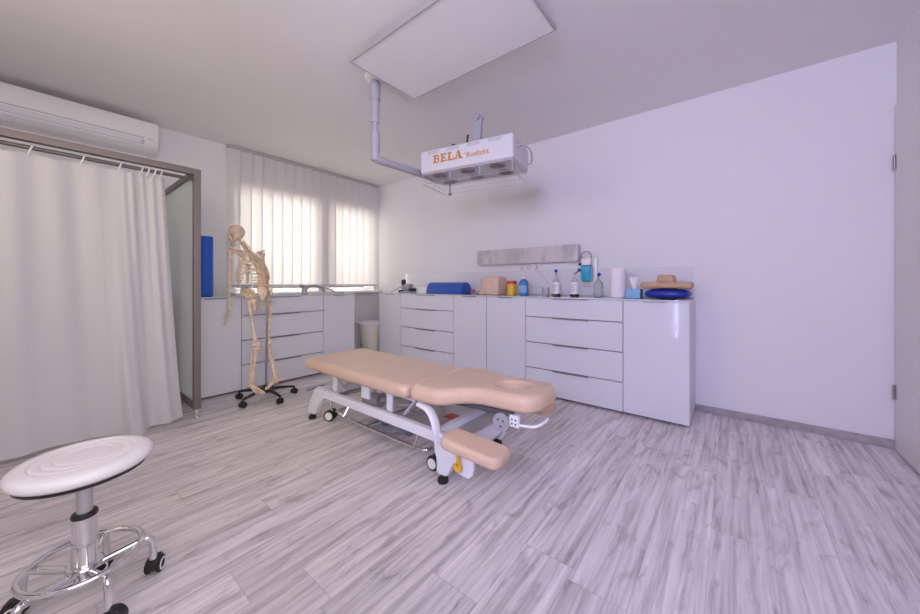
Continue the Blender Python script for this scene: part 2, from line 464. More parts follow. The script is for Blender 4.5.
s1.location = (-3.807, 2.968, 0)
s2 = sideboard(1.78, (('door', .457), ('drawers', .875), ('door', .448)), 'white glossy sideboard with tan and blue cushions on its right end')
s2.location = (-2.02, 2.968, 0)
s3 = sideboard(1.71, (('door', .435), ('drawers', .853), ('door', .422)), 'white glossy sideboard under the window blinds behind the skeleton')
s3.location = (-3.742, .82, 0); s3.rotation_euler = (0, 0, PI / 2)

# glass splashback
bm = BM(); bx(bm, -3.83, YB - .012, .94, -.255, YB - .002, 1.205, .001)
tag(obj('glass_splashback', bm, 'splash'), 'long low white glass panel on the back wall above the sideboards', 'splashback')

# steel wall panel
t = thing('wall_light_bar', 'long brushed steel box on the back wall above the sockets', 'wall fixture', (-1.807, YB, 1.287))
bm = BM(); bx(bm, -.615, -.09, 0, .615, 0, .165, .004); obj('housing', bm, 'steelpanel', t)
bm = BM(); bx(bm, -.60, -.08, -.006, .60, -.01, .0, .001); obj('diffuser', bm, 'plastic', t)

# sockets
def socket(label, loc, rz, n):
    t = thing('wall_socket', label, 'socket', loc, rz)
    bm = BM(); bx(bm, -.04 * n, -.010, -.04, .04 * n, 0, .04, .004); obj('faceplate', bm, 'plastic', t)
    for i in range(n):
        x = -.04 * n + .04 + .08 * i if n > 1 else 0
        bm = BM(); lathe(bm, [(.0, 0), (.019, 0), (.019, .001), (.022, .004), (.025, .004), (.025, 0)], (0, 0, 0), 24, Matrix.Translation((x, -.0095, 0)) @ Matrix.Rotation(PI / 2, 4, 'X'))
        o = obj('socket_insert', bm, 'greyplastic' if n > 1 else 'carcass', t)
        bm = BM()
        for s in (-1, 1): cyl(bm, (x + s * .008, -.0085, 0), (x + s * .008, -.0125, 0), .003, 8)
        obj('pin_hole', bm, 'black', o)
    return t
socket('triple wall socket under the brushed steel box', (-1.765, YB, 1.238), 0, 3)
socket('single white socket on the left wall beside the blue foam roll', (XL, 1.20, 1.045), PI / 2, 1)

# ------------------------------------------------------------------ vertical blind
t = thing('vertical_blind', 'white vertical slat blind closed over the window', 'blind', (XL + .05, 1.33, 0))
bm = BM(); bx(bm, -.022, 0, 2.574, .022, 2.05, 2.608, .003); obj('headrail', bm, 'alu', t)
NS = 17; P = 2.03 / NS; slat_me = None
for i in range(NS):
    bm = BM()
    w = .134; z0, z1 = 1.030, 2.575; cols = 6
    a = math.radians(13)
    grid = []
    for r in range(9):
        z = z0 + (z1 - z0) * r / 8; rowv = []
        for c in range(cols + 1):
            s = (c / cols - .5) * w
            bow = .004 * (1 - (2 * c / cols - 1) ** 2)
            rowv.append(bm.verts.new((s * math.sin(a) + bow, s * math.cos(a), z)))
        grid.append(rowv)
    for r in range(8):
        for c in range(cols): bm.faces.new((grid[r][c], grid[r][c + 1], grid[r + 1][c + 1], grid[r + 1][c]))
    o = obj('slat', bm, 'slat', t); o.location = (0, P * (i + .5), 0)
    bm = BM(); bx(bm, -.003, -.060, 1.018, .007, .060, 1.048, .002, mtx=Matrix.Rotation(-a, 4, 'Z')); o2 = obj('slat_weight', bm, 'weight', o)

# ------------------------------------------------------------------ shower cubicle frame, curtain
FX, FY, FZ = -3.285, 0.79, 1.955
ft = thing('shower_cubicle', 'steel framed shower cubicle with a glass side panel', 'shower cubicle', (0, 0, 0))
b_ = .046
FE = -1.05
bm = BM(); bx(bm, FX - b_ / 2, FY - b_ / 2, .075, FX + b_ / 2, FY + b_ / 2, FZ, .003); obj('post', bm, 'steel', ft)
bm = BM(); bx(bm, FX - b_ / 2, FE - b_ / 2, .075, FX + b_ / 2, FE + b_ / 2, FZ, .003); obj('post', bm, 'steel', ft)
bm = BM(); bx(bm, XL + .015, FY - b_ / 2, .075, XL + .06, FY + b_ / 2, FZ, .003); obj('post', bm, 'steel', ft)
bm = BM(); bx(bm, FX - b_ / 2, FE, FZ - b_, FX + b_ / 2, FY - b_ / 2, FZ, .003); obj('top_rail', bm, 'steel', ft)
bm = BM(); bx(bm, XL + .06, FY - b_ / 2, FZ - b_, FX - b_ / 2, FY + b_ / 2, FZ, .003); obj('top_rail', bm, 'steel', ft)
bm = BM(); bx(bm, XL + .06, FY - b_ / 2, .075, FX - b_ / 2, FY + b_ / 2, .115, .003); obj('bottom_rail', bm, 'steel', ft)
bm = BM(); bx(bm, XL + .06, FY - .004, .115, FX - b_ / 2, FY + .004, FZ - b_); obj('glass_panel', bm, 'pane', ft, smooth=False)
for y in (FY, FE):
    bm = BM(); cyl(bm, (FX, y, 0), (FX, y, .012), .022); cyl(bm, (FX, y, .012), (FX, y, .08), .015); obj('foot', bm, 'chrome', ft)
RX, RZ = FX - .012, 1.877
bm = BM(); cyl(bm, (RX, FE + b_ / 2, RZ), (RX, FY - b_ / 2, RZ), .0125, 14); obj('curtain_rod', bm, 'rod', ft)
for z in (1.76, 1.0):
    bm = BM(); bx(bm, XL + .06, FY - .10, z, XL + .085, FY - .024, z + .07, .004); obj('hinge', bm, 'alu', ft)
bm = BM(); bx(bm, XL + .03, FY - .13, .93, XL + .07, FY - .05, 1.02, .004); obj('latch_box', bm, 'plastic', ft)

ringY = [-0.86, -0.70, -0.54, -0.38, -0.20, -.02, .19, .36, .47, .505, .54, .575]
ct = thing('shower_curtain', 'white cloth curtain hanging on rings across the shower cubicle', 'curtain', (0, 0, 0))
bm = BM(); grid = []
NY, NZ = 240, 40
Y0t, Y1t, Y0b, Y1b = -.93, .60, -.95, .705
for r in range(NZ + 1):
    f = r / NZ; rowv = []                         # 0 bottom, 1 top
    for c in range(NY + 1):
        s = c / NY
        yt = Y0t + (Y1t - Y0t) * s
        yb_ = Y0b + (Y1b - Y0b) * (s ** 1.0)
        y = yb_ + (yt - yb_) * (f ** .8)
        low = .016 * math.sin(s * 24 + .7) + .011 * math.sin(s * 47 + 1.5)
        # one heavy fold near the free end that swings out of the cubicle
        g = math.exp(-((s - .842) / .030) ** 4)
        low += .085 * g * (1 - .9 * f) + .05 * math.exp(-((s - .95) / .04) ** 2) * (1 - f)
        low += .006 * math.sin(s * 95) * (1 if s > .78 else .3)
        gather = .014 * math.sin((s - .84) * 2 * PI / .034) * max(0, min(1, (s - .84) / .04))
        up = .008 * math.sin(s * 60) + gather * .8
        x = RX + low * (1 - f) ** .7 + up * f + gather * (1 - f) * .12 + .012 * (1 - f)
        ztop = RZ - .030 - .015 * min(abs(y - q) for q in ringY) / .08
        zb = .035 + .012 * math.sin(s * 13)- .02 * g
        z = zb + (ztop - zb) * f
        rowv.append(bm.verts.new((x, y, z)))
    grid.append(rowv)
for r in range(NZ):
    for c in range(NY): bm.faces.new((grid[r][c], grid[r][c + 1], grid[r + 1][c + 1], grid[r + 1][c]))
obj('cloth', bm, 'curtain', ct, angle=180)
for y in ringY:
    bm = BM(); tube(bm, [(RX + .004 * math.sin(a), y + .004 * math.cos(a), 0) for a in (0,)] and [(RX + .026 * math.cos(2 * PI * j / 20), y + .010 * math.sin(2 * PI * j / 20), RZ - .014 + .034 * math.sin(2 * PI * j / 20)) for j in range(20)], .0048, 6, closed=True)
    obj('curtain_ring', bm, 'plastic', ct)

# ------------------------------------------------------------------ air conditioner
t = thing('air_conditioner', 'white wall air conditioner above the shower curtain', 'air conditioner', (XL, .228, 2.288))
bm = BM()
prof = [(0, 0), (.15, 0), (.205, .03), (.235, .085), (.238, .20), (.225, .265), (0, .265)]
pl = rounded(prof, [.004, .02, .03, .03, .03, .02, .004], 4)
L2 = .49
mm = Matrix(((1, 0, 0, 0), (0, 0, 1, 0), (0, 1, 0, 0), (0, 0, 0, 1)))
prism(bm, pl, -L2, L2, .006, mtx=mm); obj('housing', bm, 'plastic', t)
bm = BM(); bx(bm, -.003, -.43, -.035, .006, .40, .032, .003, mtx=Matrix.Translation((.2215, 0, .064)) @ Matrix.Rotation(math.radians(-28), 4, 'Y') @ Matrix.Rotation(math.radians(50), 4, 'Y')); obj('air_flap', bm, 'carcass', t)
bm = BM(); bx(bm, .228, -.432, .103, .2385, .385, .108, .001); bx(bm, .222, .380, .052, .2375, .385, .108, .001); bx(bm, .222, -.432, .052, .2375, -.427, .108, .001); bx(bm, .212, -.432, .050, .2235, .385, .055, .001); obj('flap_gap', bm, 'greyplastic', t)
bm = BM(); bx(bm, .235, .41, .098, .2395, .455, .103, .001); obj('display_line', bm, 'greyplastic', t)
bm = BM(); ell(bm, (.236, .468, .09), .006, 10, 8); obj('indicator', bm, 'paper', t)

# ------------------------------------------------------------------ ceiling heating panel
t = thing('heating_panel', 'large white rectangular panel in a silver frame under the ceiling', 'ceiling panel', (-1.39, 1.595, 2.53))
bm = BM(); fw = .012; hx, hy = .595, .295
for a in ((-hx, -hy, hx, -hy + fw), (-hx, hy - fw, hx, hy), (-hx, -hy + fw, -hx + fw, hy - fw), (hx - fw, -hy + fw, hx, hy - fw)): bx(bm, a[0], a[1], 0, a[2], a[3], .03, .002)
obj('frame', bm, 'alu', t)
bm = BM(); bx(bm, -hx + fw, -hy + fw, .004, hx - fw, hy - fw, .028); obj('panel', bm, 'ledwhite', t)
for sx in (-.4, .4):
    for sy in (-.2, .2):
        bm = BM(); cyl(bm, (sx, sy, .028), (sx, sy, .082), .012); obj('spacer', bm, 'alu', t)

# ------------------------------------------------------------------ infrared lamp
t = thing('infrared_lamp', 'white infrared lamp box with orange lettering on a jointed ceiling arm', 'infrared lamp', (0, 0, 0))
PX, PY = -2.10, 1.60
bm = BM(); lathe(bm, [(.0, ZC - .035), (.05, ZC - .035), (.075, ZC - .02), (.08, ZC)], (PX, PY, 0)); obj('ceiling_flange', bm, 'plastic', t)
bm = BM()
for z0, z1, r in ((2.44, 2.585, .037), (2.27, 2.445, .031), (2.17, 2.275, .023), (2.05, 2.19, .034), (1.985, 2.06, .030)):
    lathe(bm, [(r, z0), (r, z1)], (PX, PY, 0), 20)
obj('post', bm, 'lampgrey', t)
bm = BM(); tube(bm, smooth_path([(PX, PY, 2.06), (PX, PY, 2.0), (PX + .01, PY + .05, 1.995), (-2.075, 1.9, 1.995), (-2.07, 2.17, 1.995)], 2), .030, 14); obj('swivel_arm', bm, 'lampgrey', t)
yaw = math.radians(10.7)
C0 = cw(.373, 2.389, 1.95)
B = Matrix.Translation(C0) @ Matrix.Rotation(yaw, 4, 'Z')          # local: box spans x -.765..0, y 0..0.375, z 0..0.18
BL, BD, BH = .79, .375, .180
bm = BM(); bx(bm, -BL, 0, 0, 0, BD, BH, .018, 3)
bmesh.ops.transform(bm, matrix=B, verts=bm.verts[:]); hs = obj('housing', bm, 'lampwhite', t)
for i in range(4):
    x = -BL + .075 + i * .175
    for q in (.0, .013):
        bm = BM(); bx(bm, x, -.0012, BH - .036 + q, x + .105, .003, BH - .031 + q, mtx=B); obj('vent_slot', bm, 'greyplastic', hs)
bm = BM(); bx(bm, -BL - .03, .06, -.005, -BL + .002, BD - .08, .10, .01, mtx=B); obj('arm_joint', bm, 'lampgrey', t)
# underside reflector plate and six lamps
bm = BM(); bx(bm, -BL + .02, .02, -.004, -.02, BD - .02, .0, mtx=B); obj('underside_plate', bm, 'lampwhite', t)
for i in range(3):
    for j in range(2):
        x, y = -BL + .13 + i * .252, .10 + j * .175
        bm = BM(); lathe(bm, [(0, -.009), (.03, -.010), (.050, -.008), (.060, -.003), (.062, .0)], (0, 0, 0), 24, B @ Matrix.Translation((x, y, -.004)))
        lp = obj('heat_bulb', bm, 'greyglass' if (j == 1 and i < 2) else 'redglass', t)
        bm = BM()
        for k in range(-3, 4):
            xx = k * .016; hh = math.sqrt(.058 ** 2 - xx * xx)
            tube(bm, [B @ Vector((x + xx, y - hh, -.012)), B @ Vector((x + xx, y, -.018)), B @ Vector((x + xx, y + hh, -.012))], .0016, 5)
        tube(bm, [B @ Vector((x + .06 * math.cos(2 * PI * q / 24), y + .06 * math.sin(2 * PI * q / 24), -.010)) for q in range(24)], .003, 6, closed=True)
        obj('bulb_grille', bm, 'alu', lp)
# wire guard basket
bm = BM(); zb = -.085; e = .012
def W(a, b, r=.0022): tube(bm, [B @ Vector(a), B @ Vector(b)], r, 5)
x0, x1, y0, y1 = -BL + .02, -.01, .012, BD - .012
for z in (-.010, -.048, zb):
    if z in (-.010, zb) or True:
        rr = .0030 if z in (-.010, zb) else .0015
        for a, b in (((x0, y0, z), (x1, y0, z)), ((x1, y0, z), (x1, y1, z)), ((x1, y1, z), (x0, y1, z)), ((x0, y1, z), (x0, y0, z))):
            if z in (-.010, zb) or a[1] == b[1] == y1 or a[0] == b[0]: W(a, b, rr)
nx = 24
for i in range(nx + 1):
    x = x0 + (x1 - x0) * i / nx
    if i % 8 == 0 or i in (0, nx): W((x, y0, -.01), (x, y0, zb), .0022)
    W((x, y1, -.01), (x, y1, zb), .0012)
for j in range(5):
    y = y0 + (y1 - y0) * j / 4
    W((x0, y, -.01), (x0, y, zb), .0015); W((x1, y, -.01), (x1, y, zb), .0018)
obj('wire_guard', bm, 'alu', t)
bm = BM(); p = B @ Vector((x0 + .07, y1 - .03, zb - .012)); ell(bm, p, (.017, .017, .015), 12, 8); cyl(bm, p + Vector((0, 0, .005)), p + Vector((0, 0, .09)), .006); obj('guard_knob', bm, 'handle', t)
# bracket on top with clamp lever
bm = BM()
bx(bm, -.032, -.022, 0, .032, .022, .27, .008, mtx=B @ Matrix.Translation((-.385, .22, BH)) @ Matrix.Rotation(math.radians(4), 4, 'Y'))
q = B @ Vector((-.37, .22, BH + .275)); cyl(bm, q + Vector((0, -.035, 0)), q + Vector((0, .035, 0)), .030, 20)
obj('tilt_bracket', bm, 'lampgrey', t)
bm = BM(); tube(bm, [B @ Vector((-.44, .17, BH + .13)), B @ Vector((-.45, .16, BH + .03)), B @ Vector((-.56, .12, BH + .055))], .009, 8); bx(bm, -.49, .14, BH, -.42, .18, BH + .05, .004, mtx=B); obj('clamp_lever', bm, 'black', t)
bm = BM(); tube(bm, smooth_path([B @ Vector(p) for p in ((-.004, .09, .12), (.05, .13, .12), (.06, .26, .12), (.045, .33, .05), (-.004, .33, .05))], 2), .0055, 8); obj('grip_handle', bm, 'alu', t)

# lettering on the front: slab letters drawn as strokes
def letters():
    bm = BM(); d0, d1 = -.0015, .0005
    S = .066                                          # letter height
    def r(x, a, b, c, d): bx(bm, x + a * S, d0, z0 + b * S, x + c * S, d1, z0 + d * S)
    def quad(pts):
        vs = [bm.verts.new((px_, d0, pz_)) for px_, pz_ in pts] + [bm.verts.new((px_, d1, pz_)) for px_, pz_ in pts]
        n = len(pts); bm.faces.new(vs[:n]); bm.faces.new(vs[n:][::-1])
        for i in range(n): bm.faces.new((vs[i], vs[(i + 1) % n], vs[n + (i + 1) % n], vs[n + i]))
    z0 = .062; x = -BL + .125
    # B
    r(x, 0, 0, .62, .17); r(x, 0, .83, .62, 1); r(x, .13, .1, .40, .9); r(x, .3, .43, .66, .58)
    for zc in (.29, .72):
        for k in range(6):
            a0, a1 = -PI / 2 + PI * k / 6, -PI / 2 + PI * (k + 1) / 6
            ro, ri = (.30, .11) if zc < .5 else (.285, .11)
            quad([(x + (.60 + ro * math.cos(a) * .95) * S, z0 + (zc + ro * math.sin(a)) * S) for a in (a0, a1)] + [(x + (.60 + ri * math.cos(a)) * S, z0 + (zc + ri * math.sin(a)) * S) for a in (a1, a0)])
    # E
    x += 1.02 * S
    r(x, 0, 0, .85, .17); r(x, 0, .83, .82, 1); r(x, .13, .1, .40, .9); r(x, .35, .43, .62, .57); r(x, .56, .34, .66, .66); r(x, .72, .1, .85, .34); r(x, .70, .68, .82, .9)
    # L
    x += .98 * S
    r(x, 0, 0, .85, .17); r(x, 0, .83, .55, 1); r(x, .13, .1, .40, .9); r(x, .72, .1, .85, .40)
    # A
    x += .94 * S
    r(x, -.05, 0, .38, .15); r(x, .55, 0, 1.08, .15); r(x, .25, .27, .75, .40)
    quad([(x + a * S, z0 + b * S) for a, b in ((.06, .08), (.20, .08), (.52, .96), (.40, .96))])
    quad([(x + a * S, z0 + b * S) for a, b in ((.66, .08), (.96, .08), (.66, 1.0), (.36, 1.0))])
    # dash
    x += 1.22 * S
    r(x, .0, .42, .18, .54)
    bmesh.ops.transform(bm, matrix=B, verts=bm.verts[:])
    o = obj('lettering', bm, 'orange', hs, smooth=False)
    o['label'] = 'BELA in orange slab letters'
    fc = bpy.data.curves.new('lettering', 'FONT'); fc.body = 'Rotlicht'; fc.size = .058; fc.extrude = .0008; fc.offset = .0006
    fo = bpy.data.objects.new('lettering', fc); col.objects.link(fo)
    bpy.context.view_layer.update()
    dg = bpy.context.evaluated_depsgraph_get()
    me = bpy.data.meshes.new_from_object(fo.evaluated_get(dg))
    bpy.data.objects.remove(fo); me.name = 'lettering'
    me.transform(B @ Matrix.Translation((x + .33 * S, -.0006, z0 - .002)) @ Matrix.Rotation(PI / 2, 4, 'X'))
    me.materials.clear(); me.materials.append(M['orange'])
    o = bpy.data.objects.new('lettering', me); col.objects.link(o); o.parent = hs; o['label'] = 'Rotlicht in thin orange letters'
letters()

# ------------------------------------------------------------------ massage table
t = thing('massage_table', 'tan padded massage table with face hole on a white wheeled base', 'massage table')
YN, YFAR, YM = 1.36, 1.90, 1.60
bm = BM(); prism(bm, rounded(rect(-2.665, 1.315, -1.452, 1.89), .075, 8), .390, .471, .038, rb=.032, seg=6); obj('body_cushion', bm, 'leather', t)
tilt = Matrix.Translation((-1.44, 0, .39)) @ Matrix.Rotation(math.radians(-2.6), 4, 'Y') @ Matrix.Translation((1.44, 0, -.39))
hp = [(-1.437, 1.315), (-1.20, 1.315), (-1.115, 1.425), (-1.04, 1.452), (-.77, 1.455), (-.715, 1.53), (-.715, 1.72), (-.77, 1.80), (-1.04, 1.80), (-1.115, 1.825), (-1.20, 1.89), (-1.437, 1.89)]
bm = BM(); prism(bm, rounded([Vector(p) for p in hp], [.06, .07, .06, .05, .05, .05, .05, .05, .05, .06, .07, .06], 7),   .398, .486, .042, rb=.030, seg=6,
                 holes=[circ(-.925, 1.632, .102, .084, 36)], hr=.014, mtx=tilt); obj('head_cushion', bm, 'leather', t)
# side pads
for (cx_, cy_, zz, rzz, ry) in ((-.945, 1.285, .262, 4, 4), (-.99, 1.925, .285, -4, 0)):
    bm = BM(); prism(bm, rounded(rect(-.165, -.08, .165, .08), .055, 6), 0, .056, .022, seg=5,
                     mtx=Matrix.Translation((cx_, cy_, zz)) @ Matrix.Rotation(math.radians(rzz), 4, 'Z') @ Matrix.Rotation(math.radians(ry), 4, 'Y')); obj('arm_pad', bm, 'leather', t)
# frame under the cushions
for y in (1.43, 1.77):
    bm = BM(); bx(bm, -2.50, y - .018, .352, -1.48, y + .018, .392, .004); obj('top_rail', bm, 'enamel', t)
for x in (-2.45, -1.95, -1.55):
    bm = BM(); bx(bm, x - .02, 1.448, .352, x + .02, 1.752, .385, .003); obj('cross_bar', bm, 'enamel', t)
for y in (YN, YFAR):
    bm = BM(); bx(bm, -2.47, y - .016, .205, -1.235, y + .016, .262, .004); obj('base_rail', bm, 'enamel', t)
for x in (-2.42, -1.27):
    bm = BM(); bx(bm, x - .022, YN + .016, .205, x + .022, YFAR - .016, .255, .004); obj('base_cross_bar', bm, 'enamel', t)
mm = Matrix(((1, 0, 0, 0), (0, 0, 1, 0), (0, 1, 0, 0), (0, 0, 0, 1)))
for y in (YN, YFAR):
    for side in (0, 1):
        if side: pl = [(-1.265, .262), (-1.17, .255), (-1.115, .21), (-1.115, .14), (-1.165, .045), (-1.24, .045), (-1.235, .10), (-1.25, .17)]
        else: pl = [(-2.38, .262), (-2.51, .255), (-2.585, .14), (-2.625, .045), (-2.515, .045), (-2.46, .13), (-2.38, .205)]
        bm = BM(); prism(bm, rounded([Vector(p) for p in pl], .02, 4), y - .018, y + .018, .005, mtx=mm)
        lg = obj('leg', bm, 'enamel', t)
        fx = -1.205 if side else -2.575
        bm = BM(); lathe(bm, [(.027, 0), (.029, .005), (.027, .024), (.014, .030), (.012, .050)], (fx, y, 0), 20); obj('rubber_foot', bm, 'rubber', lg)
def twin_caster(x, y, par, r=.042, wheel_rz=0.0, stem=.22):
    bm = BM(); cyl(bm, (x, y, .06), (x, y, stem), .011); bx(bm, x - .018, y - .012, .045, x + .018, y + .012, .085, .005); c = obj('caster', bm, 'chrome', par)
    for s in (-1, 1):
        Rm = Matrix.Translation((x, y, r)) @ Matrix.Rotation(wheel_rz, 4, 'Z') @ Matrix.Translation((0, s * .024, 0)) @ Matrix.Rotation(-s * PI / 2, 4, 'X')
        bm = BM(); lathe(bm, [(.010, -.009), (r * .8, -.010), (r, -.006), (r, .006), (r * .8, .010), (.0, .010)], (0, 0, 0), 24, Rm); w = obj('wheel', bm, 'rubber', c)
        bm = BM(); lathe(bm, [(r * .70, .0095), (r * .70, .012), (r * .60, .0135), (.010, .0125), (0, .0135)], (0, 0, 0), 24, Rm); obj('wheel_disc', bm, 'plastic', c)
for x, y, rz_ in ((-2.43, 1.43, 30), (-1.325, 1.43, 4), (-2.43, 1.85, 20), (-1.325, 1.85, -15)): twin_caster(x, y, t, wheel_rz=math.radians(rz_))
# foot rail near the floor
lp = smooth_path([(-2.40, 1.48, .07), (-2.36, 1.425, .07), (-1.50, 1.425, .07), (-1.415, 1.44, .07), (-1.40, 1.52, .07), (-1.40, 1.74, .07), (-1.415, 1.815, .07), (-1.50, 1.835, .07), (-2.36, 1.835, .07), (-2.40, 1.78, .07)], 2, closed=True)
bm = BM(); tube(bm, lp, .0105, 8, closed=True)
for x in (-2.25, -1.50):
    for y in (1.425, 1.835): tube(bm, [(x, y, .07), (x, y + (.05 if y < 1.6 else -.05), .15), (x, YN + .01 if y < 1.6 else YFAR - .01, .215)], .007, 6)
obj('foot_rail', bm, 'chrome', t)
# lifting arms, motor, cross plates
for y in (1.44, 1.76):
    for x in (-2.28, -1.62):
        bm = BM(); tube(bm, [(x, y + .03, .235), (x - .22 if x < -2 else x + .12, y + .03, .365)], .020, 10, flat=.5); obj('lift_arm', bm, 'enamel', t)
for x in (-2.26, -1.66):
    bm = BM(); cyl(bm, (x, YN + .016, .235), (x, YFAR - .016, .235), .018, 14); obj('pivot_shaft', bm, 'chrome', t)
bm = BM(); cyl(bm, (-2.20, 1.60, .17), (-2.02, 1.60, .20), .048, 20); cyl(bm, (-2.02, 1.60, .20), (-1.70, 1.60, .26), .022, 14); obj('lift_motor', bm, 'greyplastic', t)
for x, w in ((-2.30, .05), (-1.93, .085), (-1.68, .05)):
    bm = BM(); bx(bm, x - w / 2, 1.385, .258 if w < .08 else .285, x + w / 2, 1.40, .385, .003); obj('side_plate', bm, 'enamel', t)
bm = BM(); bx(bm, -1.62, 1.45, .212, -1.13, 1.85, .222, .002, mtx=Matrix.Translation((0, 0, 0))); tr = obj('base_tray', bm, 'alu', t)
bm = BM(); bx(bm, -1.42, 1.60, .2222, -1.30, 1.68, .2228); lb = obj('warning_label', bm, 'red', tr); lb['label'] = 'red rectangular label'
bm = BM(); bx(bm, -1.17, YN + .016, .10, -1.15, YFAR - .016, .20, .004); obj('end_plate', bm, 'enamel', t)
# bracket that carries the head section
for y in (1.345, 1.885):
    bm = BM(); tube(bm, smooth_path([(-1.37, y, .385), (-1.29, y, .375), (-1.245, y, .31), (-1.225, y, .215)], 2), .030, 10, flat=.45); obj('head_bracket', bm, 'enamel', t)
for y in (1.475, 1.755):
    bm = BM(); bx(bm, -1.30, y - .011, .372, -.84, y + .011, .398, .004, mtx=tilt); obj('head_rail', bm, 'darkgrey', t)
bm = BM(); lathe(bm, [(0, -.008), (.045, -.008), (.048, -.004), (.048, .004), (.045, .008), (0, .008)], (0, 0, 0), 28, Matrix.Translation((-.905, 1.462, .362)) @ Matrix.Rotation(PI / 2, 4, 'X')); ds = obj('ratchet_disc', bm, 'lampgrey', t)
bm = BM()
for a, b in ((-.015, .015), (.015, .012), (0, -.018)): cyl(bm, (-.905 + a, 1.455, .362 + b), (-.905 + a, 1.4525, .362 + b), .005, 10)
obj('bolt', bm, 'black', ds)
bm = BM(); bx(bm, -.855, 1.455, .358, -.805, 1.475, .415, .003); pt = obj('hinge_plate', bm, 'enamel', t)
bm = BM()
for a in (-.84, -.82):
    for b in (.375, .395): cyl(bm, (a, 1.456, b), (a, 1.4535, b), .0045, 10)
obj('bolt', bm, 'black', pt)
bm = BM(); tube(bm, smooth_path([(-.83, 1.465, .37), (-.77, 1.468, .375), (-.725, 1.475, .380), (-.70, 1.51, .395), (-.70, 1.56, .40)], 1), .007, 8); obj('release_lever', bm, 'enamel', t)
# near arm-pad bracket with yellow knob
bm = BM(); prism(bm, rounded([Vector(p) for p in ((-1.055, .135), (-.965, .125), (-.945, .20), (-.955, .262), (-1.07, .262), (-1.075, .19))], .035, 5), 1.285, 1.305, .004, mtx=mm); ab = obj('arm_pad_bracket', bm, 'enamel', t)
bm = BM(); tube(bm, [(-1.04, 1.302, .19), (-1.12, 1.33, .215), (-1.19, 1.36, .225)], .016, 10); obj('arm_pad_bar', bm, 'enamel', t)
bm = BM(); lathe(bm, [(0, 0), (.022, 0), (.024, .006), (.020, .016), (.010, .018), (.009, .03)], (0, 0, 0), 16, Matrix.Translation((-1.03, 1.262, .175)) @ Matrix.Rotation(-PI / 2, 4, 'X')); bx(bm, -1.038, 1.262, .18, -1.020, 1.280, .232, .005); kn = obj('lock_knob', bm, 'yellow', ab); kn['label'] = 'yellow locking knob'
bm = BM(); tube(bm, [(-1.01, 1.90, .30), (-1.12, 1.90, .25), (-1.19, 1.90, .235)], .016, 10); obj('arm_pad_bar', bm, 'enamel', t)
# foot pedal at the far end
bm = BM(); tube(bm, smooth_path([(-2.42, 1.66, .215), (-2.60, 1.63, .19), (-2.86, 1.59, .135), (-2.92, 1.585, .125)], 1), .008, 8); pe = obj('pedal_rod', bm, 'enamel', t)
bm = BM(); tube(bm, [(-2.935, 1.50, .118), (-2.915, 1.65, .128)], .014, 10); obj('pedal_bar', bm, 'greyplastic', pe)

# cable lying under the table
bm = BM(); pts = []
for i in range(70):
    a = i * .30; r = .105 + .012 * math.sin(i * 1.7); pts.append((-1.86 + r * 1.15 * math.cos(a), 1.60 + r * .75 * math.sin(a), .016 + .0019 * (i % 21) + (.0 if i < 55 else .012)))
pts += [(-1.99, 1.56, .05), (-2.05, 1.62, .085), (-2.02, 1.55, .06), (-2.10, 1.53, .03), (-2.06, 1.60, .03), (-2.0, 1.53, .08), (-2.08, 1.50, .02)]
tube(bm, smooth_path(pts, 1), .011, 8)
tag(obj('cable_coil', bm, 'cable'), 'grey cable coiled on the floor beneath the massage table', 'cable')

# ------------------------------------------------------------------ rolling stool
SX, SY = -1.66, .10
t = thing('rolling_stool', 'white round rolling stool with a chrome foot ring', 'stool')
bm = BM(); R0 = .165
DZ = .020
prof = [(.0, .432), (.140, .432), (.155, .436), (R0, .446), (R0 + .002, .458), (R0 - .003, .468), (R0 - .012, .4745), (.140, .4775)]
for k in range(3):
    r0 = .118 - k * .026
    prof += [(r0 + .009, .4785), (r0 + .003, .4775), (r0, .4750), (r0 - .003, .4775), (r0 - .009, .4788)]
prof += [(.04, .479), (0, .479)]
lathe(bm, prof, (SX, SY, DZ), 56); obj('seat', bm, 'seat', t)
bm = BM(); lathe(bm, [(.055, .418), (.150, .424), (.153, .433), (0, .433)], (SX, SY, 0), 40); bx(bm, SX - .05, SY - .13, .412, SX + .03, SY - .05, .43, .006)
tube(bm, [(SX + .01, SY - .04, .412), (SX + .02, SY - .08, .405), (SX + .03, SY - .11, .405)], .006, 8); bmesh.ops.translate(bm, vec=(0, 0, DZ), verts=bm.verts[:]); obj('seat_plate', bm, 'black', t)
bm = BM(); lathe(bm, [(.0195, .27), (.0195, .445)], (SX, SY, 0), 24); obj('gas_piston', bm, 'alu', t)
bm = BM(); lathe(bm, [(.031, .298), (.0325, .303), (.030, .311), (.022, .313)], (SX, SY, 0), 24); obj('collar', bm, 'black', t)
bm = BM(); lathe(bm, [(.024, .085), (.024, .118), (.031, .120), (.0305, .212), (.032, .214), (.032, .219), (.0305, .221), (.0305, .300)], (SX, SY, 0), 28); obj('column', bm, 'chrome', t)
bm = BM(); lathe(bm, [(.030, .128), (.042, .130), (.045, .137), (.042, .144), (.030, .146)], (SX, SY, 0), 28); obj('hub_ring', bm, 'chrome', t)
bm = BM(); tube(bm, [(SX + .138 * math.cos(2 * PI * j / 56), SY + .138 * math.sin(2 * PI * j / 56), .158) for j in range(56)], .0095, 10, closed=True); obj('foot_ring', bm, 'chrome', t)
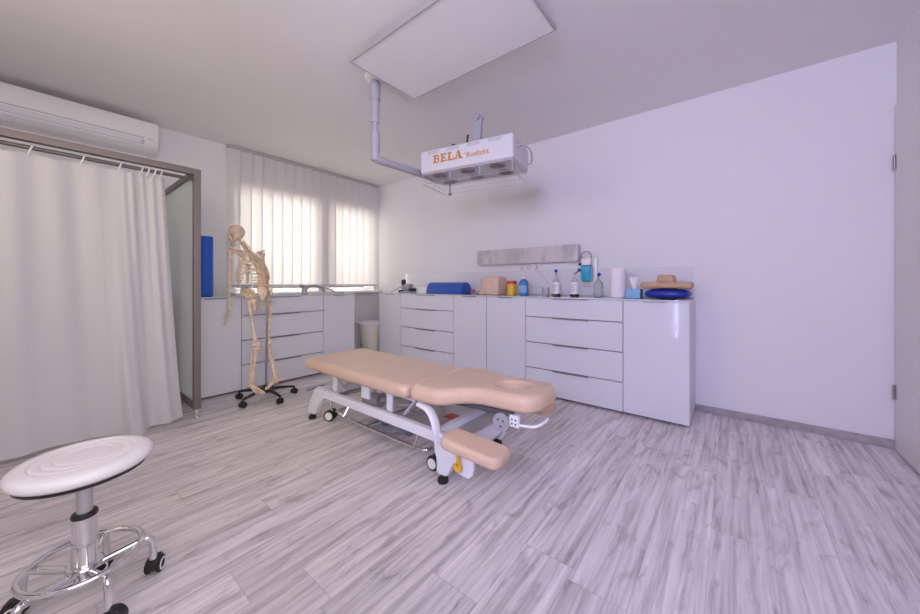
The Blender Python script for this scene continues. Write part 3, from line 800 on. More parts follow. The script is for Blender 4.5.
for k in range(5):
    a = math.radians(14 + 72 * k); d = Vector((math.cos(a), math.sin(a), 0)); o_ = Vector((SX, SY, 0))
    path = [o_ + d * .02 + Vector((0, 0, .122))] + smooth_path([o_ + d * .05 + Vector((0, 0, .128)), o_ + d * .145 + Vector((0, 0, .142)), o_ + d * .160 + Vector((0, 0, .138)), o_ + d * .168 + Vector((0, 0, .10)), o_ + d * .168 + Vector((0, 0, .058))], 3)
    bm = BM(); tube(bm, path, .0115, 12); lg = obj('leg', bm, 'chrome', t)
    c = o_ + d * .168
    ca = a + math.radians((35, 60, 100, 20, 75)[k])
    Rm = Matrix.Translation(c) @ Matrix.Rotation(ca, 4, 'Z') @ Matrix.Translation((.012, 0, 0))
    bm = BM()
    prism(bm, rounded([Vector(p) for p in ((-.034, .018), (-.026, .052), (.000, .064), (.022, .058), (.031, .036), (.027, .020), (.0, .026))], .012, 4), -.015, .015, .004, mtx=Rm @ mm)
    cst = obj('caster', bm, 'black', lg)
    for s in (-1, 1):
        Q = Rm @ Matrix.Translation((0, s * .016, .027)) @ Matrix.Rotation(-s * PI / 2, 4, 'X')
        bm = BM(); lathe(bm, [(0, -.006), (.024, -.006), (.027, -.003), (.027, .004), (.024, .007), (0, .007)], (0, 0, 0), 24, Q); w = obj('wheel', bm, 'rubber', cst)
        bm = BM(); lathe(bm, [(.0155, .006), (.0155, .009), (.0205, .009), (.0205, .006), (.0155, .006)], (0, 0, 0), 24, Q); o = obj('wheel_trim', bm, 'plastic', cst)

# ------------------------------------------------------------------ skeleton
t = thing('anatomical_skeleton', 'life size anatomical skeleton bending forward on a black wheeled stand', 'skeleton')
V = lambda *p: Vector(p)
J = dict(l5=V(-3.388, 1.296, 1.055), t12=V(-3.439, 1.307, 1.158), t6=V(-3.552, 1.306, 1.285), c7=V(-3.686, 1.276, 1.386), sb=V(-3.762, 1.255, 1.468), sk=V(-3.815, 1.236, 1.562),
         shL=V(-3.669, 1.136, 1.336), elL=V(-3.649, 1.126, 1.046), wrL=V(-3.641, 1.119, .823), haL=V(-3.645, 1.116, .675),
         shR=V(-3.69, 1.423, 1.337), elR=V(-3.636, 1.456, 1.025), wrR=V(-3.551, 1.422, .839), haR=V(-3.551, 1.422, .702),
         hipL=V(-3.398, 1.225, .890), hipR=V(-3.402, 1.366, .900), knL=V(-3.369, 1.247, .493), knR=V(-3.38, 1.354, .495),
         anL=V(-3.398, 1.225, .167), anR=V(-3.333, 1.405, .166), heL=V(-3.43, 1.212, .13), toL=V(-3.265, 1.252, .085), heR=V(-3.328, 1.421, .154), toR=V(-3.313, 1.305, .106))
fw_ = V(-.95, -.30, 0).normalized()
def bone(name, a, b, r, k0=1.9, k1=1.8, par=t, bow=None):
    bm = BM(); ts = [0, .02, .06, .13, .25, .5, .75, .87, .94, .98, 1]; mu = [.55, 1.1, 1.0, .62, .5, .46, .5, .62, 1.0, 1.1, .55]
    pts, rr = [], []
    for q, m_ in zip(ts, mu):
        p = a.lerp(b, q)
        if bow is not None: p = p + bow * math.sin(PI * q)
        pts.append(p); k = k0 if q < .5 else k1
        rr.append(r * (m_ * k if m_ > .6 else m_ * 1.9))
    tube(bm, pts, rr, 10); return obj(name, bm, 'bone', par, angle=180)
# spine
path = smooth_path([J['l5'] + V(.02, 0, -.09), J['l5'], J['t12'], J['t6'], J['c7'], J['sb']], 3)
def along(path, f):
    L = [0]
    for a, b in zip(path, path[1:]): L.append(L[-1] + (b - a).length)
    s = f * L[-1]
    for i in range(len(path) - 1):
        if L[i + 1] >= s:
            return path[i].lerp(path[i + 1], (s - L[i]) / max(1e-9, L[i + 1] - L[i])), (path[min(i + 2, len(path) - 1)] - path[max(i - 1, 0)]).normalized()
    return path[-1], (path[-1] - path[-2]).normalized()
vert = []
for i in range(24):                                   # lowest lumbar to top of the neck
    f = .10 + .89 * ((i + .5) / 24)
    p, d = along(path, f); r = .022 - .011 * (i / 23); vert.append((p, d))
    bm = BM(); u, w = frame_of(d)
    back = (fw_ * -1 - d * (fw_ * -1).dot(d)).normalized(); side = d.cross(back).normalized()
    h = .0105
    rings = tube(bm, [p - d * h, p - d * h * .6, p, p + d * h * .6, p + d * h], [r, r * 1.05, r * .86, r * 1.05, r], 12)
    tube(bm, [p + back * r * .8, p + back * (r + .018) - d * .004, p + back * (r + .034) - d * .014], [.008, .006, .005], 6)
    for s in (-1, 1): tube(bm, [p + back * r * .6, p + side * s * (r + .014) + back * (r * .9)], [.008, .006], 6)
    obj('vertebra', bm, 'bone', t, angle=180)
    if i < 23:
        p2, d2 = along(path, .10 + .89 * ((i + 1) / 24))
        bm = BM(); cyl(bm, p2 - d2 * .005, p2 + d2 * .005, r * .9, 12); obj('spinal_disc', bm, 'tan', t)
# ribs
tv = vert[5:17]                                       # T12 .. T1
rib_front = {}
for n_, (p, d) in enumerate(tv):
    k = 11 - n_                                       # 0 = first rib
    fdir = (fw_ - d * fw_.dot(d)).normalized(); sd = d.cross(fdir).normalized()
    a = [.055, .080, .098, .110, .118, .124, .128, .130, .128, .122, .112, .095][k] * 1.14
    b = [.085, .115, .140, .158, .170, .180, .186, .188, .180, .165, .13, .09][k]
    end = [.94, .94, .93, .92, .91, .90, .88, .85, .80, .72, .60, .48][k]
    for s in (-1, 1):
        bm = BM(); pts = []
        for q in range(18):
            ph = PI * end * q / 17
            fo = b * (1 - math.cos(ph)) / 2 * (1.0) - .028 * math.sin(min(PI, ph * 2.2)) * (1 if ph * 2.2 < PI else 0)
            la = a * (math.sin(ph) ** .8 if ph > 0 else 0)
            dn = -.52 * fo - .02 * math.sin(ph)
            pts.append(p + fdir * fo + sd * s * la + d * dn)
        tube(bm, pts, [.0061] * 18, 7, flat=.75)
        obj('rib', bm, 'bone', t, angle=180)
        rib_front[(k, s)] = pts[-1]
st = [(rib_front[(k, 1)] + rib_front[(k, -1)]) / 2 for k in (0, 1, 3, 5, 6)]
bm = BM(); tube(bm, st, [.020, .018, .013, .014, .008], 10, flat=.4); obj('sternum', bm, 'bone', t, angle=180)
for s, sh in ((1, 'shL'), (-1, 'shR')):
    S_ = J[sh]; top = vert[16][0]; d = vert[14][1]
    lat_ = (S_ - top); 
    bm = BM(); tube(bm, smooth_path([st[0] + V(0, 0, .02), st[0].lerp(S_, .45) + V(-.015, 0, .05), S_ + V(-.01, 0, .045)], 2), .0065, 8); obj('clavicle', bm, 'bone', t, angle=180)
    # shoulder blade: a thin triangle lying on the back of the ribs
    bk = V(.62, 0, .78)
    A = S_ + V(.015, 0, .035); B_ = vert[15][0].lerp(S_, .30) + bk * .052; Cc = vert[10][0].lerp(S_ + V(.11, 0, -.1), .55) + bk * .060
    bm = BM(); nrm = (B_ - A).cross(Cc - A).normalized(); nrm *= 1 if nrm.z > 0 else -1
    ring = smooth_path([A, A.lerp(B_, .5) + V(0, 0, .01), B_, B_.lerp(Cc, .55) + (B_ - A) * .06, Cc, Cc.lerp(A, .5)], 2, closed=True)
    up = [bm.verts.new(q + nrm * .003) for q in ring]; dn_ = [bm.verts.new(q - nrm * .003) for q in ring]
    bm.faces.new(up); bm.faces.new(dn_[::-1])
    for i in range(len(ring)): bm.faces.new((up[i], up[(i + 1) % len(ring)], dn_[(i + 1) % len(ring)], dn_[i]))
    tube(bm, [B_.lerp(Cc, .22) + nrm * .006, A + nrm * .022, S_ + V(-.005, 0, .05)], [.005, .008, .007], 7)
    obj('scapula', bm, 'bone', t, angle=60)
# arms and hands
for s, k in ((1, 'L'), (-1, 'R')):
    S_, E_, W_, Hn = J['sh' + k], J['el' + k], J['wr' + k], J['ha' + k]
    bone('humerus', S_ + V(0, 0, .030), E_, .0125, 2.0, 1.7)
    off = V(.011, 0, 0)
    bone('radius', E_ + off, W_ + off, .0085, 1.4, 1.8); bone('ulna', E_ - off + V(0, 0, .015), W_ - off, .0075, 1.9, 1.2)
    hd = (Hn - W_); hl = hd.length; hd = hd.normalized(); ax = V(1, 0, 0)
    bm = BM()
    for i, c_ in enumerate((-.016, -.005, .006, .016)): ell(bm, W_ + ax * c_ + hd * (.012 + .006 * (i % 2)), .0095, 8, 6)
    for i in range(5):                                # five fingers, each metacarpal and three (two) phalanges
        sp_ = (i - 1.6) * .0125; ln = (.62, .92, 1.0, .95, .80)[i] * (hl - .02)
        ang = (-.42, -.10, 0.0, .07, .16)[i]
        dr_ = (hd + ax * ang + V(0, -.05 * s, 0)).normalized(); p0 = W_ + hd * .02 + ax * (i - 2) * .009
        if i == 0: p0 = W_ + hd * .012 - ax * .016
        cuts = [0, .46, .72, .88, 1.0]; 
        for q0, q1 in zip(cuts, cuts[1:]):
            curl = V(-.02 * s * 0, .028 * s * 1, 0)
            a_ = p0 + dr_ * ln * q0 + curl * q0 ** 2 * -1; b2 = p0 + dr_ * ln * (q1 - .015) + curl * q1 ** 2 * -1
            tube(bm, [a_, a_.lerp(b2, .15), a_.lerp(b2, .5), a_.lerp(b2, .85), b2], [.0035, .0052, .0034, .0050, .0032], 7)
    obj('hand', bm, 'bone', t, angle=180)
# pelvis: sacrum, two hip bones
base = J['l5'] + V(.02, 0, -.06)
bm = BM(); tube(bm, [base + V(-.005, 0, .035), base + V(.012, 0, 0), base + V(.03, 0, -.045), base + V(.022, 0, -.085), base + V(.0, 0, -.105)], [.034, .044, .032, .016, .006], 12, flat=.5); obj('sacrum', bm, 'bone', t, angle=180)
for s, k in ((-1, 'L'), (1, 'R')):
    hp_ = J['hip' + k]; bm = BM(); rows = []
    for i in range(9):                                # the flared wing
        u_ = i / 8; rowv = []
        for j in range(9):
            v_ = j / 8
            ang = -1.25 + 2.35 * u_
            top_r = .088 * (1 - .10 * math.cos(3 * ang)); q = .18 + .82 * v_
            x = -.018 - math.sin(ang) * top_r * q * -1 * -1
            z = hp_.z + .028 + math.cos(ang) * top_r * 1.15 * q
            y = s * (.034 * q ** 1.5 + .012 - .05 * (1 - v_) * .2) - s * .040 * max(0, -math.sin(ang)) * q * .9 + s * .012 * math.sin(ang * 2)
            rowv.append(V(hp_.x + x, hp_.y + y, z))
        rows.append(rowv)
    for sg in (0, .007):
        g = [[bm.verts.new(p + V(0, -s * sg, 0)) for p in r_] for r_ in rows]
        for i in range(8):
            for j in range(8): bm.faces.new((g[i][j], g[i + 1][j], g[i + 1][j + 1], g[i][j + 1]))
    edge = [r_[8] for r_ in rows]; tube(bm, edge, .008, 7)
    tube(bm, [rows[0][j] for j in range(9)], .010, 7); tube(bm, [rows[8][j] for j in range(9)], .010, 7)
    ell(bm, hp_ + V(0, -s * .012, .01), (.032, .024, .032), 12, 8)
    c0 = hp_ + V(-.012, -s * .025, -.055)
    tube(bm, smooth_path([hp_ + V(.02, -s * .01, -.01), hp_ + V(.032, -s * .012, -.06), hp_ + V(.012, -s * .018, -.092), hp_ + V(-.035, -s * .036, -.075), hp_ + V(-.055, -s * .062, -.04), hp_ + V(-.03, -s * .03, 0)], 2, closed=True), .010, 8, closed=True)
    obj('hip_bone', bm, 'bone', t, angle=180)
# legs and feet
for s, k in ((-1, 'L'), (1, 'R')):
    hp_, kn_, an, he, to = (J[q + k] for q in ('hip', 'kn', 'an', 'he', 'to'))
    out = V(0, s * .028, -.02)
    bm = BM(); ell(bm, hp_ , .021, 12, 8); tube(bm, [hp_, hp_ + out], [.013, .014], 8)
    ts = [0, .04, .1, .3, .6, .85, .93, .97, 1]; rr = [.010, .018, .014, .0105, .0098, .013, .021, .023, .013]
    a_ = hp_ + out + V(0, 0, .03); tube(bm, [a_.lerp(kn_ + V(0, 0, .02), q) for q in ts], rr, 12)
    for q in (-1, 1): ell(bm, kn_ + V(.006, q * .016, .018), (.024, .017, .020), 10, 8)
    obj('femur', bm, 'bone', t, angle=180)
    bm = BM(); ell(bm, kn_ + V(.030 , 0, .012), (.010, .018, .020), 10, 8); obj('patella', bm, 'bone', t)
    bone('tibia', kn_ + V(0, s * -.004, -.008), an, .0138, 2.2, 1.6); bone('fibula', kn_ + V(-.01, s * .026, -.03), an + V(0, s * .018, 0), .0062, 1.7, 2.0)
    bm = BM(); fd = (to - he); fl = fd.length; fd = fd.normalized(); sdv = fd.cross(V(0, 0, 1)).normalized(); up = sdv.cross(fd)
    ell(bm, he + V(0, 0, .0), (.022, .020, .020), 10, 8); ell(bm, an + V(0, 0, -.028), (.022, .020, .017), 10, 8); ell(bm, he.lerp(to, .28) + up * .012, (.022, .022, .016), 10, 8)
    for i in range(5):
        o2 = (i - 2) * .0125; a_ = he.lerp(to, .30) + sdv * o2 * .8 + up * .010; ln = fl * (.72, .78, .74, .68, .60)[i]
        dd = (fd + sdv * (i - 2) * .06).normalized()
        for q0, q1 in ((0, .55), (.56, .80), (.81, 1.0)):
            tube(bm, [a_ + dd * ln * q0 - up * .016 * q0, a_ + dd * ln * (q0 + .03) - up * .016 * q0, a_ + dd * ln * (q0 + q1) / 2 - up * .016 * q0, a_ + dd * ln * q1 - up * .016 * q1], [.0045, .0075 if i in (0, 4) else .006, .0045, .0055], 7)
    obj('foot', bm, 'bone', t, angle=180)
# skull: facing the window and hanging forward
skm = Matrix.Translation(J['sk']) @ Matrix.Rotation(math.radians(284), 4, 'Z') @ Matrix.Rotation(math.radians(18), 4, 'Y') @ Matrix.Diagonal((.92, .92, .92, 1))
bm = BM(); bmesh.ops.create_icosphere(bm, subdivisions=5, radius=1)
for v in bm.verts:
    n = v.co.normalized(); x, y, z = n.x, n.y, n.z
    p = Vector((x * .084, y * .070 * (1 + .06 * max(0, -x)), z * .080))
    face = max(0, x) ** 1.2 * max(0, -z + .35)
    p.x += .020 * face; p.z -= .050 * face; p.y *= 1 - .25 * min(1, face)
    if z < -.3 and x < .2: p.z += .006 * min(1, (-z - .3) / .5)
    for s in (-1, 1):                                    # orbits
        dd = (n - Vector((.86, .40 * s, -.12)).normalized()).length
        p -= n * .046 * math.exp(-(dd / .21) ** 4)
        dz = (n - Vector((.62, .66 * s, -.42)).normalized()).length
        p += n * .012 * math.exp(-(dz / .15) ** 2)          # cheek bones
        dt = (n - Vector((.45, .88 * s, -.10)).normalized()).length
        p -= n * .007 * math.exp(-(dt / .25) ** 2)          # temples
    dn_ = (n - Vector((.86, 0, -.50)).normalized()).length
    p -= n * .022 * math.exp(-(dn_ / .13) ** 4)             # nose opening
    br = abs(z - .14); p += n * .005 * math.exp(-(br / .08) ** 2) * max(0, x)
    v.co = p
for i in range(11):
    a = (i - 5) * .20; bx(bm, -.0035, -.003, -.006, .0035, .003, .005, .001, mtx=Matrix.Translation((.050 + .034 * math.cos(a), .034 * math.sin(a), -.106)))
bmesh.ops.transform(bm, matrix=skm, verts=bm.verts[:]); skl = obj('skull', bm, 'bone', t, angle=180)
bm = BM()
jp = [(.012, .054, -.040), (.010, .053, -.080), (.030, .045, -.108), (.065, .028, -.122), (.082, 0, -.127), (.065, -.028, -.122), (.030, -.045, -.108), (.010, -.053, -.080), (.012, -.054, -.040)]
tube(bm, smooth_path(jp, 2), .0110, 8, flat=.7)
for i in range(11):
    a = (i - 5) * .20; bx(bm, -.0032, -.003, -.005, .0032, .003, .006, .001, mtx=Matrix.Translation((.047 + .033 * math.cos(a), .033 * math.sin(a), -.110)))
bmesh.ops.transform(bm, matrix=skm, verts=bm.verts[:]); obj('jaw', bm, 'bone', t, angle=180)
# stand
pb, ptop = V(-3.352, 1.325, .06), V(-3.352, 1.338, .985)
bm = BM(); cyl(bm, pb, ptop, .0105, 14); obj('pole', bm, 'handle', t)
bm = BM(); cyl(bm, ptop - V(0, 0, .01), base + V(.03, 0, -.01), .009, 10); obj('pole_clamp', bm, 'handle', t)
bm = BM(); lathe(bm, [(.032, .058), (.036, .07), (.033, .105), (.022, .112), (.014, .13)], (-3.352, 1.325, 0), 24); obj('stand_hub', bm, 'black', t)
for k in range(5):
    a = math.radians(5 + 72 * k - 72); d = V(math.cos(a), math.sin(a), 0)
    bm = BM(); tube(bm, [pb + d * .02 + V(0, 0, .025), pb + d * .12 + V(0, 0, .023), pb + d * .215 + V(0, 0, .012), pb + d * .245 + V(0, 0, .004)], [.022, .018, .014, .012], 10, flat=.75); lg = obj('stand_leg', bm, 'black', t)
    c = pb + d * .24; c.z = 0
    bm = BM(); cyl(bm, c + V(0, 0, .03), c + V(0, 0, .062), .008, 8); ell(bm, c + V(0, 0, .040), (.020, .020, .014), 10, 8); cs = obj('caster', bm, 'black', lg)
    w_ = d.cross(V(0, 0, 1)) if k % 2 else V(1, .3, 0).normalized()
    for s in (-1, 1):
        bm = BM(); cyl(bm, c + w_ * s * .008 + V(0, 0, .025), c + w_ * s * .022 + V(0, 0, .025), .025, 18); obj('wheel', bm, 'rubber', cs)

# ------------------------------------------------------------------ things on the sideboards
ZS = ZT + .0012
# blue roll
bm = BM(); lathe(bm, [(.050, 0), (.058, .003), (.060, .01), (.060, .565), (.058, .573), (.050, .576), (.018, .576), (.018, .56), (0, .56)], (-3.95, 1.02, ZS), 32); tag(obj('foam_roller', bm, 'blue'), 'tall blue foam roller standing upright on the sideboard by the shower', 'foam roller')
# tape roll / wrist weight
t = thing('tape_roll', 'black and white roll lying on its side behind the skeleton', 'tape roll', (-3.93, 1.36, ZS))
bm = BM(); Rm = Matrix.Translation((0, 0, .042)) @ Matrix.Rotation(PI / 2, 4, 'Y') ; lathe(bm, [(.026, -.03), (.042, -.03), (.042, .03), (.026, .03), (.026, -.03)], (0, 0, 0), 28, Rm); obj('tape', bm, 'black', t)
bm = BM(); lathe(bm, [(.018, -.033), (.030, -.033), (.030, .033), (.018, .033), (.018, -.033)], (0, 0, 0), 28, Rm); obj('core', bm, 'paper', t)
# flat instrument
bm = BM(); bx(bm, -4.02, 1.62, ZS, -3.94, 1.90, ZS + .010, .004); tube(bm, [(-3.98, 1.70, ZS + .013), (-3.97, 1.78, ZS + .022), (-3.98, 1.87, ZS + .013)], .006, 8); tag(obj('flat_instrument', bm, 'plastic'), 'flat white instrument lying on the sideboard under the window', 'instrument')
# curved massage device
t = thing('massage_device', 'grey curved handheld massage device on the sideboard under the window', 'massage device', (-3.98, 2.0, ZS))
bm = BM(); lathe(bm, [(.034, 0), (.040, .006), (.038, .03), (.028, .055), (.022, .07)], (0, .0, 0), 20); obj('massage_head', bm, 'alu', t)
bm = BM(); ell(bm, (0, -.028, .088), (.026, .032, .022), 12, 8); obj('head_cap', bm, 'greyplastic', t)
bm = BM(); tube(bm, smooth_path([(0, 0, .045), (0, .05, .085), (0, .13, .092), (0, .21, .075), (0, .25, .045), (0, .25, .02)], 2), [.024] * 4 + [.017] * 18 if False else .015, 10); obj('arched_handle', bm, 'greyplastic', t)
bm = BM(); tube(bm, smooth_path([(0, .22, .075), (0, .29, .065), (0, .36, .035), (0, .40, .010)], 2), .009, 8); tube(bm, [(0, .40, .008), (.02, .47, .006), (.04, .50, .005)], .005, 6); obj('tail_cord', bm, 'greyplastic', t)
# waste bin
t = thing('waste_bin', 'cream waste bin with a white liner in the far corner', 'waste bin', (-4.10, 3.05, 0))
bm = BM(); lathe(bm, [(.0, .0), (.115, .0), (.12, .006), (.172, .475), (.166, .475), (.114, .012), (0, .012)], (0, 0, 0), 36); obj('bin_body', bm, 'cream', t)
bm = BM(); n = 48; rg = []
for r, z in ((.169, .44), (.180, .475), (.184, .492), (.176, .502), (.160, .49), (.150, .40)):
    rg.append([bm.verts.new(((r + .004 * math.sin(j * 2.3) ) * math.cos(2 * PI * j / n), (r + .004 * math.sin(j * 2.3)) * math.sin(2 * PI * j / n), z + .006 * math.sin(j * 1.7))) for j in range(n)])
for a, b in zip(rg, rg[1:]):
    for j in range(n): bm.faces.new((a[j], a[(j + 1) % n], b[(j + 1) % n], b[j]))
obj('liner', bm, 'paper', t)

YI = 3.20
# silver device with cord
t = thing('treatment_device', 'small silver device with a black handset at the left end of the back sideboards', 'device', (-3.44, YI - .03, ZS))
bm = BM(); bx(bm, -.10, -.06, .0, .10, .06, .018, .006); lathe(bm, [(.045, 0), (.050, .01), (.050, .10), (.045, .11), (0, .11)], (0, 0, 0), 24, Matrix.Translation((-.06, 0, .072)) @ Matrix.Rotation(PI / 2, 4, 'Y')); obj('device_body', bm, 'lampgrey', t)
bm = BM(); lathe(bm, [(.028, 0), (.034, .004), (.034, .012), (.0, .012)], (0, 0, 0), 20, Matrix.Translation((-.045, -.045, .065)) @ Matrix.Rotation(PI / 2, 4, 'X')); obj('dial', bm, 'greyplastic', t)
bm = BM(); bx(bm, .055, -.055, .02, .105, .05, .06, .008); bx(bm, -.15, -.05, 0, -.11, .02, .035, .008); obj('feet', bm, 'black', t)
bm = BM(); bx(bm, -.125, -.02, .10, -.075, .03, .18, .010); cyl(bm, (-.10, 0, .0), (-.10, 0, .11), .008); obj('handset', bm, 'black', t)
bm = BM(); tube(bm, smooth_path([(-.10, 0, .10), (-.18, -.02, .06), (-.26, -.04, .012), (-.30, -.05, .007)], 2), .006, 7); tube(bm, smooth_path([(.03, .02, .12), (.08, .0, .11), (.16, -.01, .06), (.19, 0, .01)], 2), .004, 7); obj('cord', bm, 'greyplastic', t)
# white carton
t = thing('carton', 'small white box between the silver device and the blue half roll', 'box', (-3.13, YI, ZS))
bm = BM(); bx(bm, -.11, -.05, 0, .095, .05, .075, .004); obj('box', bm, 'plastic', t)
bm = BM(); bx(bm, -.112, -.052, .062, .097, .052, .080, .004); obj('lid', bm, 'paper', t)
# blue half roll
bm = BM(); pl = [Vector((.10 * math.cos(PI * j / 20), .135 * math.sin(PI * j / 20) ** .8)) for j in range(21)]
pl = [Vector((-.105, 0))] + [Vector((-p.x, p.y + .004)) for p in pl] + [Vector((.105, 0))]
prism(bm, pl, -.285, .285, .006, seg=3, mtx=Matrix.Translation((-2.75, YI, ZS)) @ Matrix(((0, 0, 1, 0), (-1, 0, 0, 0), (0, 1, 0, 0), (0, 0, 0, 1))))
tag(obj('half_roll_cushion', bm, 'bluevinyl'), 'long blue half round cushion lying on the back sideboard', 'cushion')
# red and white tube, little white dish
t = thing('ointment_tube', 'small white tube with a red cap beside the beige block', 'tube', (-2.265, YI - .06, ZS))
bm = BM(); cyl(bm, (-.03, 0, .024), (.07, .01, .020), .019, 14); bx(bm, -.055, -.03, 0, .075, .03, .010, .003); obj('tube_body', bm, 'greyplastic', t)
bm = BM(); cyl(bm, (-.065, -.005, .03), (-.028, 0, .028), .025, 16); obj('cap', bm, 'red', t)
bm = BM(); ell(bm, (-2.15, YI - .13, ZS + .020), (.038, .030, .020), 16, 10); tag(obj('white_sponge', bm, 'beige'), 'small pale sponge lying in front of the beige block', 'sponge')
# beige block
bm = BM(); prism(bm, rounded(rect(-.118, -.11, .118, .11), .055, 6), 0, .20, .035, seg=5, rb=.012, mtx=Matrix.Translation((-2.08, YI, ZS))); tag(obj('foam_block', bm, 'beige'), 'beige rounded foam block on the back sideboard', 'foam block')

def bottle(name, label, x, prof, m, caps, cat='bottle', y=YI, group=None):
    t = thing(name, label, cat, (x, y, ZS), group=group)
    bm = BM(); lathe(bm, prof, (0, 0, 0), 28); obj('body', bm, m, t)
    for nm, pr, mm_, off in caps:
        bm = BM(); lathe(bm, pr, off, 20); obj(nm, bm, mm_, t)
    return t
bottle('medicine_jar', 'yellow jar with a red lid beside the blue pump bottle', -1.85, [(.046, 0), (.05, .004), (.05, .115), (.044, .125)], 'yellow', [('lid', [(.052, .118), (.054, .124), (.054, .148), (.05, .153), (0, .153)], 'red', (0, 0, 0))], 'jar')
t = bottle('pump_bottle', 'blue bottle with a white pump on the back sideboard', -1.706, [(.045, 0), (.05, .006), (.05, .125), (.045, .148), (.022, .168), (.016, .172), (.016, .18)], 'bluebottle', [('pump', [(.018, .172), (.018, .19), (.007, .192), (.007, .225), (.013, .226), (.013, .240), (0, .241)], 'plastic', (0, 0, 0))])
bm = BM(); bx(bm, -.055, -.006, .228, .0, .006, .238, .003); obj('spout', bm, 'plastic', t)
bm = BM()
lathe(bm, [(.0507, .03), (.0507, .105)], (0, 0, 0), 40); bmesh.ops.delete(bm, geom=[f for f in bm.faces if len(f.verts) > 4 or f.calc_center_median().y > -.022], context='FACES'); obj('paper_label', bm, 'cyanbox', t)
bottle('drinking_glass', 'small clear glass on the sideboard left of the spray bottles', -1.46, [(0, 0), (.033, 0), (.038, .085), (.0365, .085), (.032, .006), (0, .006)], 'clearplastic', [], 'glass')
def squeeze(x, label, tip, group, body='plastic', hgt=.13, clear=.07):
    t = thing('squeeze_bottle', label, 'bottle', (x, YI, ZS), group=None)
    bm = BM(); lathe(bm, [(.040, .022), (.041, .026), (.041, hgt), (.036, hgt + .006)], (0, 0, 0), 26); obj('body', bm, body, t)
    bm = BM(); lathe(bm, [(.036, 0), (.042, .003), (.0425, .020), (.040, .024)], (0, 0, 0), 26); obj('base', bm, 'black' if body == 'plastic' else body, t)
    bm = BM(); lathe(bm, [(.036, hgt + .004), (.033, hgt + .02), (.018, hgt + clear * .65), (.010, hgt + clear), (.009, hgt + clear + .03)], (0, 0, 0), 24); obj('neck', bm, 'clearplastic', t)
    bm = BM(); ell(bm, tip, .017, 14, 10); cyl(bm, (0, 0, hgt + clear + .01), tip, .006, 8); obj('cap', bm, 'navyvinyl', t)
    bm = BM()
    for k in range(4): bx(bm, -.021, -.0422, .045 + .02 * k, .012 + .006 * (k % 2), -.0405, .053 + .02 * k)
    obj('printed_lines', bm, 'greyplastic', t)
    return t
squeeze(-1.352, 'white squeeze bottle with an upright dark cap beside the small clear glass', (0, 0, .248), None)
squeeze(-1.168, 'white squeeze bottle with a sideways dark tip under the wall dispenser', (.045, 0, .250), None)
squeeze(-.950, 'translucent bottle with a dark cap between dispenser and paper roll', (.006, 0, .205), None, body='clearplastic', hgt=.12, clear=.05)
# dispenser on the wall
t = thing('wall_dispenser', 'wall dispenser holding a bottle of blue liquid', 'dispenser', (-1.115, YB - .013, 1.03))
bm = BM(); bx(bm, -.055, -.012, 0, .085, 0, .295, .006); obj('backplate', bm, 'alu', t)
bm = BM(); bx(bm, -.050, -.085, .05, .045, -.013, .205, .016, 3); obj('liquid_bottle', bm, 'teal', t)
bm = BM(); bx(bm, -.045, -.08, .206, .040, -.013, .27, .012); obj('bottle_top', bm, 'plastic', t)
bm = BM(); tube(bm, smooth_path([(-.055, -.05, .285), (-.04, -.06, .335), (.0, -.06, .35), (.04, -.055, .335), (.045, -.05, .27)], 2), .005, 8); obj('arm_lever', bm, 'greyplastic', t)
bm = BM(); ell(bm, (-.068, -.05, .222), .014, 12, 8); tube(bm, [(-.068, -.05, .222), (-.05, -.05, .24)], .004, 6); obj('spout', bm, 'black', t)
# paper roll
t = thing('paper_roll', 'white paper towel roll standing on the sideboard', 'paper roll', (-.782, YI, ZS))
bm = BM(); lathe(bm, [(.020, .002), (.060, .0), (.064, .004), (.064, .252), (.060, .257), (.020, .256), (.020, .002)], (0, 0, 0), 36); obj('paper', bm, 'paper', t)
bm = BM(); lathe(bm, [(.0195, .004), (.0195, .262), (.0175, .262), (.0175, .004)], (0, 0, 0), 20); obj('core', bm, 'cream', t)
bm = BM(); cyl(bm, (0, 0, .0), (0, 0, .270), .006); obj('holder_rod', bm, 'alu', t)
# tissue box
t = thing('tissue_box', 'pale blue tissue box with a white tissue pulled up', 'tissue box', (-.642, YI - .05, ZS))
bm = BM(); bx(bm, -.055, -.055, 0, .055, .055, .078, .003); obj('box', bm, 'cyanbox', t)
bm = BM(); rows = []
for i in range(9):
    f = i / 8; rowv = []
    for j in range(13):
        a = 2 * PI * j / 12; r = .012 + .016 * f + .006 * math.sin(3 * a + i * .4) * f
        rowv.append(bm.verts.new((r * math.cos(a) * 1.1 - .006 * f, r * .55 * math.sin(a), .074 + .105 * f - .020 * f * (1 + math.sin(2 * a)) * .5)))
    rows.append(rowv)
for a, b in zip(rows, rows[1:]):
    for j in range(12): bm.faces.new((a[j], a[j + 1], b[j + 1], b[j]))
obj('tissue', bm, 'paper', t)
# cushions on the right
bm = BM(); bmesh.ops.create_uvsphere(bm, u_segments=40, v_segments=18, radius=1)
for v in bm.verts:
    n = v.co; c, s = n.x, n.y; q = math.hypot(c, s)
    if q > 1e-6:
        k = (abs(c / q) ** 3 + abs(s / q) ** 3) ** (-1 / 3)
    else: k = 1
    v.co = Vector((c * k * .160, s * k * .14, math.copysign(abs(n.z) ** .75, n.z) * .042 + .042))
    v.co.z += .004 * math.sin(v.co.x * 42) * math.sin(v.co.y * 50) if n.z > 0 else 0
bmesh.ops.transform(bm, matrix=Matrix.Translation((-.402, YI - .02, ZS)), verts=bm.verts[:])
tag(obj('cushion', bm, 'navyvinyl'), 'flat royal blue cushion beneath the tan foam pad', 'cushion')
ztan = ZS + .0855
t = thing('neck_pad', 'tan foam neck pad with a raised middle on top of the royal blue cushion', 'foam pad', (-.41, YI - .02, ztan))
bm = BM(); bx(bm, -.175, -.11, 0, .175, .11, .050, .018, 3)
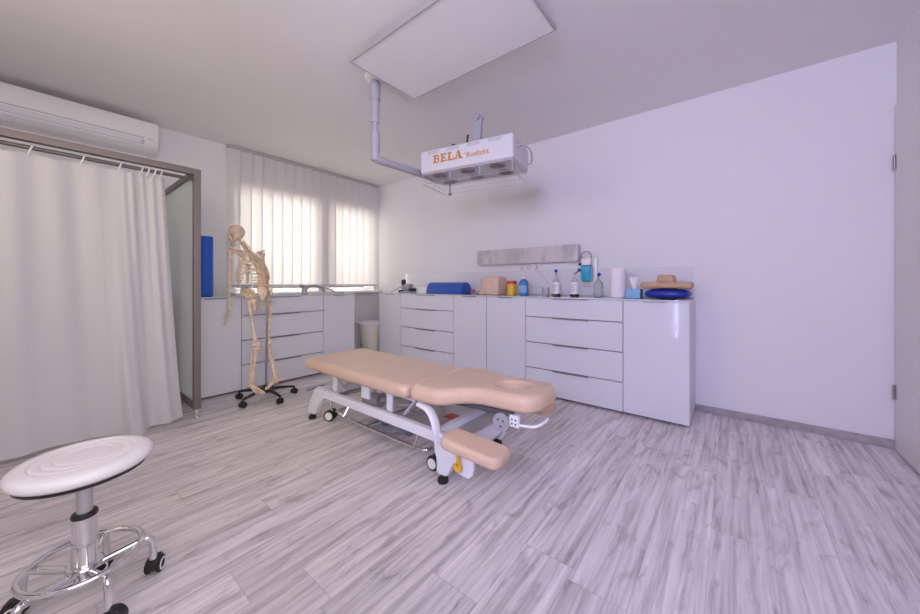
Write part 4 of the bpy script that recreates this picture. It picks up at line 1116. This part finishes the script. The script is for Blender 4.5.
pl = rounded([Vector(p) for p in ((-.062, .046), (-.052, .108), (.046, .108), (.062, .046))], .016, 5)
prism(bm, pl, -.10, .10, .012, mtx=mm)
obj('pad', bm, 'tan', t)
# cables from the wall
bm = BM(); tube(bm, smooth_path([(-1.685, YB - .03, 1.235), (-1.64, YB - .06, 1.19), (-1.52, YB - .10, 1.10), (-1.43, YB - .14, 1.03), (-1.41, YB - .16, ZS + .06), (-1.42, YB - .16, ZS + .0045)], 3), .0035, 7)
bx(bm, -1.705, YB - .045, 1.22, -1.665, YB - .0105, 1.256, .008)
tag(obj('power_cable', bm, 'plastic'), 'thin white cable hanging from the triple socket down to the sideboard', 'cable')

# ------------------------------------------------------------------ every thing's Empty sits at its base
bpy.context.view_layer.update()
for o in [o for o in sc.objects if o.type == 'EMPTY' and o.parent is None and o.location.length < 1e-6]:
    pts = [c.matrix_world @ Vector(b) for c in o.children_recursive if c.type == 'MESH' for b in c.bound_box]
    x = (min(p.x for p in pts) + max(p.x for p in pts)) / 2; y = (min(p.y for p in pts) + max(p.y for p in pts)) / 2; z = min(p.z for p in pts)
    o.location = (x, y, z)
    for c in o.children: c.location = c.location - Vector((x, y, z))

# ------------------------------------------------------------------ light
w = bpy.data.worlds.new('sky'); sc.world = w; w.use_nodes = True
bg = w.node_tree.nodes['Background']; bg.inputs['Color'].default_value = (0.80, 0.82, 0.95, 1); bg.inputs['Strength'].default_value = 0.3

def area(name, loc, rot, sx, sy, power, color):
    l = bpy.data.lights.new(name, 'AREA'); l.shape = 'RECTANGLE'; l.size = sx; l.size_y = sy; m_ = max(color); l.energy = power * m_; l.color = [c / m_ for c in color]
    o = bpy.data.objects.new(name, l); col.objects.link(o); o.location = loc; o.rotation_euler = rot; return o
# daylight outside the blinds
for n_, (a, b) in enumerate(((1.42, 2.42), (2.58, 3.34))):
    area('window_light', (XL - .75, (a + b) / 2, 1.65), (0, -PI / 2, 0), 1.5, 1.3, 2, LW)
# daylight lamps at the unseen windows, wide ones added to brighten the room
for k_, (a, b, c, d) in enumerate(FW):
    A = (b - a) * (d - c)
    area('window_light', ((a + b) / 2, YF - .30, (c + d) / 2 + .05), (PI / 2, 0, 0), (b - a) * 1.1, (d - c) * 1.15, A, LF1 if k_ == 0 else LF2)
a, b, c, d = FILL_RW
area('window_light', (XR + .45, (a + b) / 2, (c + d) / 2 + .1), (0, PI / 2, 0), (d - c) * 1.1, (b - a) * 1.1, (b - a) * (d - c), LR_FILL)
sc.view_settings.view_transform = 'Standard'; sc.view_settings.look = 'None'; sc.view_settings.exposure = EXPO; sc.view_settings.gamma = 1
sc.view_settings.use_curve_mapping = False
sc.cycles.max_bounces = 12; sc.cycles.diffuse_bounces = 7; sc.cycles.glossy_bounces = 4; sc.cycles.transparent_max_bounces = 12
sc.cycles.use_denoising = True; sc.cycles.sample_clamp_indirect = 8
